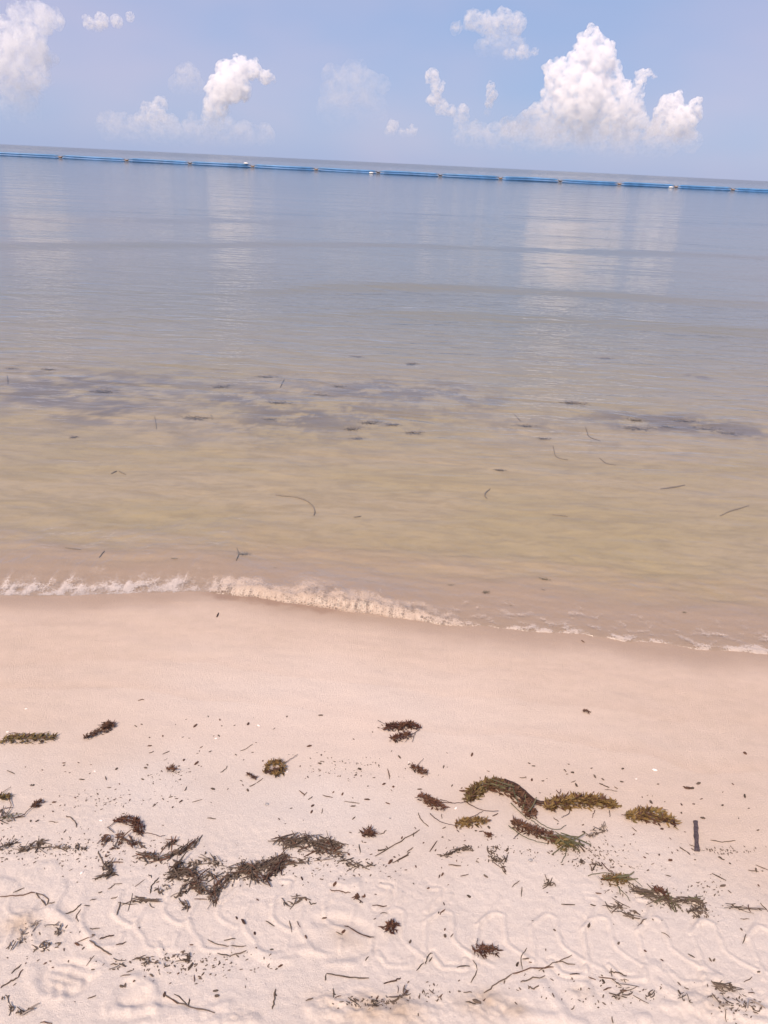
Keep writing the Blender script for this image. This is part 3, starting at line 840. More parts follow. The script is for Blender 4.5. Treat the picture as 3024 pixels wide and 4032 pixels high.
def stem_part(root, pts, r0, r1, mat, name='stem', lift=.003):
    n = len(pts)
    P = [p + Vector((0, 0, lift + r0)) - root.location for p in pts]
    P = [p + Vector((rw.gauss(0, .0006), rw.gauss(0, .0006), abs(rw.gauss(0, .001)))) for p in P]
    v, f = tube_mesh(P, [r0 + (r1 - r0) * k / (n - 1) for k in range(n)], 5)
    return mesh_obj(name, v, f, mat, root, True)

def sargassum(label, strands, height=.018, leaf=(.016, .030), parts=34, dens=1.0, stems=(), name='sargassum_clump', grass=0, cat='seaweed', bed=0.0):
    """strands: (crop, path, width in crop px, material, leaves per cm)"""
    c0, p0 = strands[0][0], strands[0][1]
    root = empty(name, gp(c0, p0[len(p0) // 2]))
    tag(root, label, cat)
    big, bulk = [], {}
    for c, pts, wpx, mat, per_cm in strands:
        path, L = gpath(c, pts)
        w = px_len(c, pts[0], wpx) * .72
        N = int(2.0 * per_cm * max(L, .03) * 100 * dens)
        stem_part(root, path, .0022, .0012, mat)
        for k in range(N):
            i = rw.randrange(1, len(path) - 1)
            tdir = (path[i + 1] - path[i - 1]); tdir.z = 0; tdir.normalize()
            nrm_ = Vector((-tdir.y, tdir.x, 0))
            endf = min(1, .45 + 1.3 * min(i, len(path) - 1 - i) / len(path) * 2)
            off = max(-1, min(1, rw.gauss(0, .5))) * endf
            loc = path[i] + tdir * rw.uniform(-.006, .006) + nrm_ * off * w * .8
            side = 1 if off > 0 else -1
            hgt = height * endf * (1 - abs(off)) * rw.uniform(.1, 1)
            loc.z = h_at(loc.x, loc.y) + .0015 + hgt * .8
            d = (nrm_ * side * rw.uniform(.1, 1) + tdir * rw.gauss(.2, .8) + Vector((0, 0, rw.uniform(-.12, .55) * (1 - .5 * abs(off)))))
            d.normalize()
            s = .85 * rw.uniform(*leaf) * (.7 + .3 * endf)
            M = basis(d, rw.uniform(-.9, .9), (s, s * rw.uniform(.7, 1.25), s), loc)
            lm = mat if rw.random() < .72 else rw.choice({'weed_golden': [M_OLIVE, M_DARK], 'weed_olive': [M_GOLD, M_DARK], 'weed_reddish': [M_DARK], 'weed_dark': [M_RED]}[mat.name])
            me = rw.choice(LEAVES[lm.name])
            big.append((s * rw.uniform(.6, 1.2) + hgt, me, M, lm))
    big.sort(key=lambda q: -q[0])
    for q in big[:parts]: place('leaf', q[1], q[2], root, root.location)
    for q in big[parts:]: bulk.setdefault(q[3].name, (q[3], []))[1].append((q[1], q[2]))
    for nm, (mat, items) in bulk.items(): joined('leaf_mass', items, mat, root, root.location)
    for c, pts, r0, mat in stems:
        path, L = gpath(c, pts, 16)
        stem_part(root, path, r0, r0 * .6, mat, 'stem')
    if grass:
        c, pts, wpx, mat, _ = strands[-1]
        path, L = gpath(c, pts); w = px_len(c, pts[0], wpx) * .5
        for k in range(grass):
            i = rw.randrange(1, len(path) - 1)
            td = path[i + 1] - path[i - 1]; a = math.atan2(td.y, td.x) + rw.gauss(0, .5)
            s = rw.uniform(.03, .08); loc = path[i] + Vector((rw.gauss(0, w * .5), rw.gauss(0, w * .5), 0))
            loc.z = h_at(loc.x, loc.y) + rw.uniform(.003, height)
            place('blade', rw.choice(BLADES[M_GREEN.name]), basis(Vector((math.cos(a), math.sin(a), rw.uniform(-.1, .1))), rw.uniform(-.5, .5), (s, .045, s), loc), root, root.location)
    return root

def heap(label, paths, n, length=(.018, .055), height=.012, parts=45, mat=M_GRASS, mixmat=None, spread=.75, name='seagrass_heap', group=None, crumbs=1.0):
    c0, p0, _ = paths[0]
    root = empty(name, gp(c0, p0[len(p0) // 2]))
    tag(root, label, 'seagrass', group)
    tot = []
    allp = []
    for c, pts, wpx in paths:
        path, L = gpath(c, pts); allp.append((path, px_len(c, pts[0], wpx) * .5, max(L, .02)))
    S_ = sum(q[2] for q in allp)
    for path, w, L in allp:
        for k in range(max(3, int(.46 * n * L / S_))):
            i = rw.randrange(1, len(path) - 1)
            td = path[i + 1] - path[i - 1]
            e = .5 + .5 * math.sin(math.pi * i / (len(path) - 1))
            a = math.atan2(td.y, td.x) + rw.gauss(0, spread)
            if rw.random() < .12: a += rw.uniform(-1.5, 1.5)
            s = rw.uniform(*length) * rw.choice([.4, .55, .8, 1, 1.15])
            off = rw.gauss(0, .42)
            nrm_ = Vector((-td.y, td.x, 0)); nrm_ = nrm_.normalized() if nrm_.length > 0 else Vector((1, 0, 0))
            loc = path[i] + nrm_ * off * w * 1.5 * e + Vector((rw.gauss(0, .004), rw.gauss(0, .004), 0))
            lift = height * e * max(0, 1 - abs(off)) * rw.random()
            loc.z = h_at(loc.x, loc.y) + .001 + lift
            d = Vector((math.cos(a), math.sin(a), rw.gauss(0, .10) * (lift / height + .15)))
            mm = mixmat if (mixmat and rw.random() < .3) else mat
            M = basis(d.normalized(), rw.uniform(-.7, .7), (s, rw.uniform(.018, .042), .04), loc)
            tot.append((s + lift * 2, rw.choice(BLADES[mm.name]), M, mm))
            if rw.random() < .55 * crumbs:
                s2 = rw.uniform(.004, .010)
                lc = loc + Vector((rw.gauss(0, w * .7), rw.gauss(0, w * .7), 0)); lc.z = h_at(lc.x, lc.y) + .0012
                tot.append((0, rw.choice(BLADES[mat.name]), basis(Vector((rw.gauss(0, 1), rw.gauss(0, 1), 0)).normalized(), rw.uniform(-.4, .4), (s2, s2 * 7, .05), lc), mat))
    tot.sort(key=lambda q: -q[0])
    for q in tot[:parts]: place('blade', q[1], q[2], root, root.location)
    bulk = {}
    for q in tot[parts:]: bulk.setdefault(q[3].name, (q[3], []))[1].append((q[1], q[2]))
    for nm, (mm, items) in bulk.items(): joined('blade_litter', items, mm, root, root.location)
    return root

sargassum('olive strip of sargassum with looped wiry fronds beside a dark rounded tuft', [(A5, [(5, 385), (60, 350), (150, 350), (260, 352), (375, 335)], 75, M_OLIVE, 7)], .014, (.010, .020),
          stems=[(A5, [(10, 385), (40, 330), (90, 310), (140, 325), (190, 320)], .0012, M_DARK), (A5, [(60, 370), (90, 330), (130, 350), (180, 340), (250, 325), (325, 305)], .001, M_DARK), (A5, [(300, 345), (355, 365)], .001, M_DARK)])
sargassum('dark brown sargassum tuft with a rounded tangled head, beside the olive strip', [(A5, [(545, 345), (600, 325), (660, 300), (735, 262)], 55, M_DARK, 9), (A5, [(660, 262), (735, 262)], 55, M_DARK, 12)], .020, (.009, .017))
sargassum('dark reddish sargassum sprig curled into an open ring with one thin stalk', [(A6, [(830, 295), (880, 268), (950, 272), (1000, 255), (1055, 285)], 50, M_RED, 10), (A6, [(870, 350), (910, 350), (965, 330), (1000, 320)], 55, M_RED, 9)], .016, (.011, .022),
          stems=[(A6, [(790, 233), (850, 262)], .0009, M_DARK), (A6, [(1060, 290), (1000, 330), (965, 375)], .001, M_DARK), (A6, [(1030, 310), (1012, 375)], .0009, M_DARK)])
sargassum('pale brown sargassum wound in a small ring with a straight stalk', [(A6, [(50, 570), (90, 515), (140, 495), (178, 530), (165, 575), (130, 590), (105, 560)], 36, M_GOLD, 6), (A6, [(60, 575), (120, 560), (180, 540)], 30, M_DARK, 4)], .014, (.010, .018),
          stems=[(A6, [(175, 510), (215, 490), (268, 452)], .001, M_DARK)])
sargassum('small dark sargassum sprig below the open ring sprig', [(A6, [(1005, 530), (1055, 548), (1105, 575)], 40, M_RED, 11)], .011, (.009, .018), 20, stems=[(A6, [(1042, 528), (1085, 480)], .0008, M_DARK)])
sargassum('dark matted sargassum spindle trailing a stalk toward the wave shaped strand', [(A6, [(1050, 720), (1120, 748), (1180, 780), (1225, 805)], 62, M_RED, 14)], .015, (.009, .018),
          stems=[(A6, [(1180, 760), (1270, 768), (1360, 765)], .0012, M_DARK), (A6, [(1190, 745), (1270, 765)], .001, M_DARK)])
sargassum('short golden sargassum sprig with a long curved stalk', [(A6, [(1290, 905), (1350, 895), (1430, 892), (1495, 880)], 48, M_GOLD, 9)], .014, (.010, .020),
          stems=[(A6, [(1128, 838), (1165, 875), (1220, 902), (1290, 912)], .0012, M_DARK), (A6, [(1370, 868), (1420, 850), (1470, 820)], .001, M_DARK)])
sargassum('long wave shaped sargassum strand, olive at its hump, with a thick black stalk', [(BB, [(510, 300), (560, 235), (640, 175), (720, 165), (790, 165)], 75, M_OLIVE, 9), (BB, [(640, 190), (760, 200), (850, 225), (910, 280), (960, 350), (985, 420)], 80, M_DARK, 10)], .026, (.012, .026), 60, grass=14,
          stems=[(BB, [(780, 150), (870, 185), (940, 245), (1000, 305), (1060, 325), (1120, 305), (1170, 270)], .0062, M_DARK), (BB, [(790, 158), (880, 200), (950, 262), (1005, 318), (1050, 330)], .0045, M_DARK),
                 (BB, [(490, 290), (560, 335), (640, 368), (740, 370)], .0013, M_DARK), (BB, [(830, 310), (900, 380), (960, 430)], .0015, M_GREEN), (BB, [(960, 400), (1040, 450), (1110, 495), (1190, 500), (1230, 465)], .0013, M_GREEN), (BB, [(975, 430), (1060, 490), (1150, 520)], .0011, M_GREEN)])
sargassum('bushy golden brown sargassum sprig at the end of the thick black stalk', [(BB, [(1080, 350), (1150, 315), (1260, 300), (1380, 300), (1500, 310), (1610, 345)], 95, M_GOLD, 9), (BB, [(1080, 350), (1200, 300), (1330, 290), (1560, 320)], 70, M_DARK, 5)], .030, (.014, .028), 60,
          stems=[(BB, [(1265, 340), (1250, 390), (1200, 410)], .0012, M_DARK), (BB, [(1440, 360), (1420, 415)], .0011, M_DARK), (BB, [(1545, 360), (1550, 412)], .0011, M_DARK), (BB, [(1160, 215), (1185, 240), (1195, 205)], .0014, M_DARK)])
sargassum('separate golden sargassum sprig with feathery upright fronds', [(A7, [(735, 850), (790, 855), (870, 838), (950, 850), (1010, 880), (1065, 908)], 85, M_GOLD, 8), (A7, [(800, 855), (900, 870), (1060, 905)], 50, M_DARK, 4)], .028, (.013, .026), 45,
          stems=[(A7, [(710, 845), (760, 850)], .001, M_DARK), (A7, [(950, 800), (1012, 812)], .0008, M_DARK)])
sargassum('dark reddish sargassum mat laced with green blades, below the wave shaped strand', [(BB, [(830, 440), (910, 485), (1000, 520), (1090, 550), (1180, 580)], 80, M_RED, 13), (BB, [(1150, 600), (1210, 600), (1290, 620)], 80, M_OLIVE, 8)], .022, (.012, .022), 45, grass=16,
          stems=[(BB, [(815, 475), (900, 540), (1000, 590), (1110, 605)], .0013, M_GREEN), (BB, [(1235, 600), (1230, 680), (1195, 745)], .0015, M_GREEN), (BB, [(1200, 560), (1215, 620), (1190, 660)], .0015, M_GREEN), (BB, [(890, 525), (850, 570)], .0012, M_DARK)])
sargassum('dark red hooked sargassum sprig with a long zigzag tail', [(A5, [(745, 890), (810, 878), (870, 890), (905, 925), (900, 975)], 52, M_RED, 12)], .018, (.009, .017), 34,
          stems=[(A5, [(905, 960), (945, 962), (985, 968), (1030, 985), (1070, 980)], .0011, M_DARK), (A5, [(750, 885), (720, 915), (700, 925)], .0012, M_DARK), (A5, [(695, 925), (740, 962)], .0012, M_GRASS)])
sargassum('yellow brown sargassum knot with arching stalks at the head of the drift below the mat', [(DD, [(330, 345), (400, 345), (470, 335), (545, 345)], 80, M_GOLD, 7), (DD, [(420, 330), (500, 340), (540, 320)], 60, M_OLIVE, 5)], .020, (.008, .017), 34, grass=10,
          stems=[(DD, [(235, 312), (290, 290), (360, 285), (450, 295), (550, 310), (610, 345), (660, 395)], .0012, M_GREEN), (DD, [(340, 205), (400, 275), (440, 290)], .0015, M_DARK), (DD, [(440, 340), (470, 400), (540, 470), (565, 515)], .0014, M_GREEN), (DD, [(480, 400), (485, 460)], .0012, M_GREEN)])
sargassum('little rust red sargassum tuft standing in the tractor track', [(D2, [(838, 525), (870, 505), (905, 480)], 55, M_RED, 12)], .016, (.009, .018), 18, stems=[(D2, [(840, 500), (875, 455)], .001, M_GRASS), (D2, [(890, 500), (935, 482)], .001, M_RED)])
sargassum('rust red sargassum tuft with spiny twigs, below the tractor track', [(D2, [(1415, 665), (1450, 655), (1500, 650)], 60, M_RED, 10), (D2, [(1480, 650), (1570, 650)], 40, M_DARK, 6)], .016, (.008, .018), 18, stems=[(D2, [(1425, 650), (1432, 585)], .001, M_GRASS), (D2, [(1500, 650), (1570, 620)], .001, M_DARK)])
sargassum('tiny star shaped brown weed scrap on smooth sand', [(A5, [(1085, 548), (1135, 545)], 40, M_RED, 6)], .007, (.010, .018), 12)
sargassum('dark fan shaped leaf scrap beside the long seagrass raft', [(A6, [(695, 968), (770, 955)], 36, M_DARK, 7)], .006, (.014, .026), 14)
sargassum('dark beaded weed sprig on a long bent stalk', [(A5, [(215, 795), (240, 770), (270, 755)], 45, M_DARK, 12)], .012, (.008, .014), 18, stems=[(A5, [(100, 862), (150, 850), (190, 810), (225, 780)], .0013, M_DARK), (A5, [(60, 730), (78, 790), (40, 845)], .0012, M_DARK), (A5, [(30, 803), (85, 795)], .001, M_DARK)])
sargassum('brown weed sprig with one pale spike above the seagrass strands', [(A5, [(0, 722), (30, 728), (62, 735)], 45, M_OLIVE, 10)], .012, (.010, .018), 14, stems=[(A5, [(15, 700), (75, 662)], .0009, M_DARK)])
sargassum('tiny dark weed scrap alone high on the wet sand', [(A7, [(460, 165), (500, 178)], 22, M_DARK, 6)], .005, (.008, .014), 8)
sargassum('small dark leaf scrap lying between golden sprig and broad mat', [(BB, [(650, 535), (690, 540)], 26, M_RED, 7)], .005, (.008, .015), 8)
sargassum('small dark weed curl near the ring shaped sprigs', [(A5, [(1605, 575), (1640, 600), (1659, 605)], 22, M_DARK, 8)], .006, (.007, .012), 8)

heap('long flat raft of dark seagrass blades with stalks sticking out', [(EE, [(975, 190), (1060, 175), (1150, 180), (1250, 195), (1330, 205), (1420, 215)], 60), (EE, [(1000, 220), (1150, 215), (1280, 225), (1400, 235)], 50), (EE, [(1210, 240), (1300, 260), (1400, 285)], 70)], 330, (.022, .062), .014, 60, M_GRASS, M_DARK)
heap('branching drift of dense dark seagrass blades, broadest of the wrack', [(EE, [(600, 480), (660, 430), (740, 395), (830, 380), (900, 350), (960, 320), (1050, 300)], 55), (EE, [(560, 600), (570, 530), (600, 475)], 30), (EE, [(880, 475), (920, 420), (970, 370), (1020, 325)], 42), (EE, [(720, 360), (830, 365)], 30), (EE, [(790, 390), (860, 450)], 25)], 480, (.020, .058), .016, 70, M_GRASS, M_DARK, .5)
heap('round bristling mound of dark seagrass blades above the tractor track', [(EE, [(290, 405), (350, 405), (420, 420), (480, 430)], 80), (EE, [(330, 330), (350, 400)], 40), (EE, [(430, 460), (500, 525)], 24)], 250, (.020, .056), .018, 60, M_GRASS, M_DARK, .9)
heap('crooked line of dark seagrass and weed rising to a tufted tip', [(EE, [(70, 280), (130, 285), (200, 305)], 40), (EE, [(200, 308), (260, 290), (330, 270), (390, 235), (450, 195)], 36), (EE, [(260, 235), (300, 185)], 20)], 200, (.016, .046), .012, 50, M_GRASS, M_RED, .55)
heap('loose tangle of reddish brown weed and blades under the hooked sprig', [(A5, [(640, 1020), (700, 1000), (735, 1020), (765, 1060)], 60), (A5, [(770, 965), (800, 1000), (860, 1025), (920, 1050)], 24)], 100, (.014, .040), .012, 40, M_DARK, M_GRASS)
heap('thin row of seagrass bits with two stout crossed blades', [(A5, [(130, 1065), (200, 1050), (270, 1040), (350, 1045), (430, 1050)], 34), (A5, [(210, 1020), (310, 1022)], 12), (A5, [(430, 1055), (560, 1060)], 20)], 80, (.014, .050), .008, 40, M_GRASS)
heap('sparse seagrass scraps with a curled end beside the stout crossed blades', [(A5, [(0, 1060), (50, 1045), (90, 1005)], 34)], 26, (.012, .040), .007, 24)
heap('small upright bundle of dark seagrass blades on bare sand', [(D1, [(705, 90), (705, 160)], 44), (D1, [(640, 180), (735, 155)], 14)], 60, (.016, .040), .016, 34, spread=.6)
heap('matted seagrass trail running from the yellow knot along the drift below the mat', [(DD, [(560, 370), (640, 430), (720, 470), (800, 500), (900, 520)], 44), (DD, [(600, 440), (760, 430)], 30), (DD, [(820, 430), (880, 500), (910, 560)], 40), (DD, [(900, 500), (1000, 510), (1100, 510)], 22)], 190, (.022, .066), .013, 55, M_GRASS, M_GREEN, .45)
sargassum('rust brown weed tuft lodged in the matted seagrass trail', [(DD, [(760, 400), (800, 440), (860, 480)], 50, M_RED, 8)], .016, (.008, .018), 18)
heap('ball of short crossed seagrass blades ending the drift below the mat', [(DD, [(1060, 560), (1100, 585), (1140, 600)], 70), (DD, [(1110, 490), (1120, 560)], 30)], 70, (.014, .040), .014, 36, spread=1.2)
heap('slanting bundle of parallel seagrass blades beside the drift below the mat', [(DD, [(360, 530), (430, 560), (520, 590), (620, 632)], 30), (DD, [(450, 520), (520, 580)], 12)], 46, (.020, .050), .007, 34, spread=.35)
heap('short thick line of dark seagrass below the curved golden sprig', [(BB, [(330, 685), (400, 665), (470, 640), (530, 625)], 28)], 60, (.012, .030), .008, 34, spread=.5)
heap('greyish sandy seagrass bundle between golden sprig and dark mat', [(BB, [(1380, 560), (1440, 530), (1490, 490)], 44), (BB, [(1500, 450), (1515, 510)], 14)], 46, (.012, .032), .009, 30, M_GRASS, M_GREY, .5)
heap('seagrass strands gathered round the root of the dark beaded sprig', [(A5, [(0, 875), (60, 860), (115, 850)], 32), (A5, [(20, 820), (40, 850)], 12)], 40, (.018, .046), .009, 30, M_GRASS, M_GREEN)
heap('half buried grey seagrass clump on churned sand', [(D1, [(110, 590), (150, 545), (220, 490)], 60)], 26, (.014, .036), .008, 28, M_GREY, M_GRASS, .5)
heap('small half buried dark clump beside churned sand heap', [(D1, [(350, 490), (380, 510), (405, 545)], 44)], 20, (.010, .026), .008, 24, M_GRASS, M_GREY)
heap('dark weedy twigs bent like a bracket beside a boot print', [(D1, [(0, 985), (40, 980), (90, 1010), (140, 1050), (190, 1065)], 28), (D1, [(150, 1055), (215, 1030)], 18)], 24, (.014, .036), .010, 30, M_GRASS, M_GREY)
heap('bristly dark tuft with a long stalk at the crumbled rut', [(D2, [(880, 970), (930, 950), (985, 910)], 40), (D2, [(740, 985), (860, 968)], 12)], 30, (.012, .034), .012, 30, M_GRASS, M_DARK)
heap('flattened grey black tuft of seagrass across the rut', [(D3, [(1320, 880), (1380, 895), (1455, 912)], 34)], 46, (.014, .036), .008, 26, M_GRASS, M_GREY, .3)
heap('short frayed weed patch beneath the bristling mound', [(EE, [(195, 500), (230, 510), (250, 480)], 50), (EE, [(330, 560), (380, 480)], 20)], 56, (.010, .030), .007, 26, M_GRASS, M_GREY)
heap('open litter of crossed blades trailing from the long raft', [(EE, [(1060, 340), (1130, 325), (1210, 330)], 44), (EE, [(1400, 310), (1480, 345), (1640, 355)], 36)], 74, (.014, .046), .005, 34)
heap('ragged dark line of short weed bits below the broad mat', [(BB, [(680, 640), (700, 690), (740, 745), (815, 800)], 26), (BB, [(700, 640), (730, 625)], 14), (BB, [(770, 690), (800, 730)], 16)], 60, (.010, .026), .007, 30, M_GRASS, M_DARK)
heap('fan of thin curved blades on the far rut\'s shoulder', [(D3, [(660, 950), (720, 925), (800, 915)], 40), (D3, [(690, 850), (780, 880)], 20)], 20, (.024, .052), .006, 26, M_GRASS, M_GREY, .35)
heap('small star of crossed dark blades on clean sand', [(D3, [(195, 200), (255, 212)], 34)], 16, (.020, .040), .006, 16, spread=1.1)
heap('dark short tuft sunk in the rut beside the curved blades', [(D3, [(1020, 940), (1060, 960), (1110, 972)], 30), (D3, [(870, 940), (900, 930)], 26)], 18, (.012, .032), .006, 26)
heap('scattered frayed blades along the rut beside the flattened tuft', [(D3, [(1280, 980), (1360, 1000), (1470, 1005), (1620, 1050)], 44)], 26, (.012, .034), .006, 30, M_GRASS, M_GREY)
heap('flat bundle of thick dark blades on the track\'s upper edge', [(D1, [(870, 335), (930, 325), (1010, 345)], 24)], 30, (.018, .046), .007, 26, spread=.3)
heap('thin twig with small dark knots below a pair of stout loose blades', [(D3, [(1390, 372), (1450, 365), (1540, 382), (1655, 412)], 14)], 26, (.022, .056), .006, 22, M_GRASS, M_RED, .2)
heap('loose sprinkle of crossed blades between mound and branching drift', [(EE, [(500, 300), (560, 320), (620, 350)], 44), (EE, [(540, 380), (560, 440)], 26), (EE, [(400, 330), (500, 345)], 16)], 80, (.014, .046), .006, 36, M_GRASS, M_GREY)
heap('faint row of weed crumbs and blades below the boot print line', [(D1, [(720, 735), (900, 720), (1080, 730), (1250, 735)], 36), (D1, [(900, 692), (960, 695)], 16), (D1, [(1130, 675), (1190, 690)], 16)], 44, (.008, .026), .004, 34)
heap('short blades strewn beside the churned sand at a slant', [(D1, [(180, 630), (290, 620), (420, 625)], 40), (D1, [(40, 645), (110, 600)], 14)], 28, (.008, .026), .004, 30)
heap('dark tuft of broken blades under the tractor cleats', [(EE, [(350, 620), (400, 635)], 30), (EE, [(360, 590), (400, 610)], 16)], 26, (.012, .034), .007, 22)
heap('crooked dark scrap and V shaped twigs on the track', [(EE, [(1005, 570), (1075, 625)], 12), (EE, [(1075, 635), (1125, 575)], 10), (EE, [(1090, 560), (1170, 560)], 14)], 30, (.020, .040), .005, 26, spread=.15)
heap('small brown tangled scrap right of the V shaped twigs', [(EE, [(1475, 550), (1520, 585)], 30)], 24, (.008, .020), .007, 18, M_DARK)
heap('strewn short weed bits around the mat and the dark tuft', [(DD, [(90, 80), (150, 60), (200, 100)], 70), (DD, [(140, 180), (200, 195)], 26), (DD, [(240, 215), (330, 230)], 30)], 70, (.008, .030), .006, 34, M_GRASS, M_DARK, 1.2)

# ------------------------------------------------------------------ single blades and twigs
import re
LANDMARKS = []
for o in list(COL.objects):
    if o.parent is None and o.name.split('.')[0] in ('sargassum_clump', 'seagrass_heap'):
        ph = re.split(r' (?:with|beside|below|under|above|on|in|between|at|laced|lying|running|lodged|trailing|along|rising|ending|standing|curled into|wound in|bent like|beneath|around|across|sunk)\b|,', o['label'])[0]
        LANDMARKS.append((o.location.copy(), ' '.join(ph.split()[:8])))
def nearest(p):
    return min(LANDMARKS, key=lambda q: (q[0] - p).length)[1]

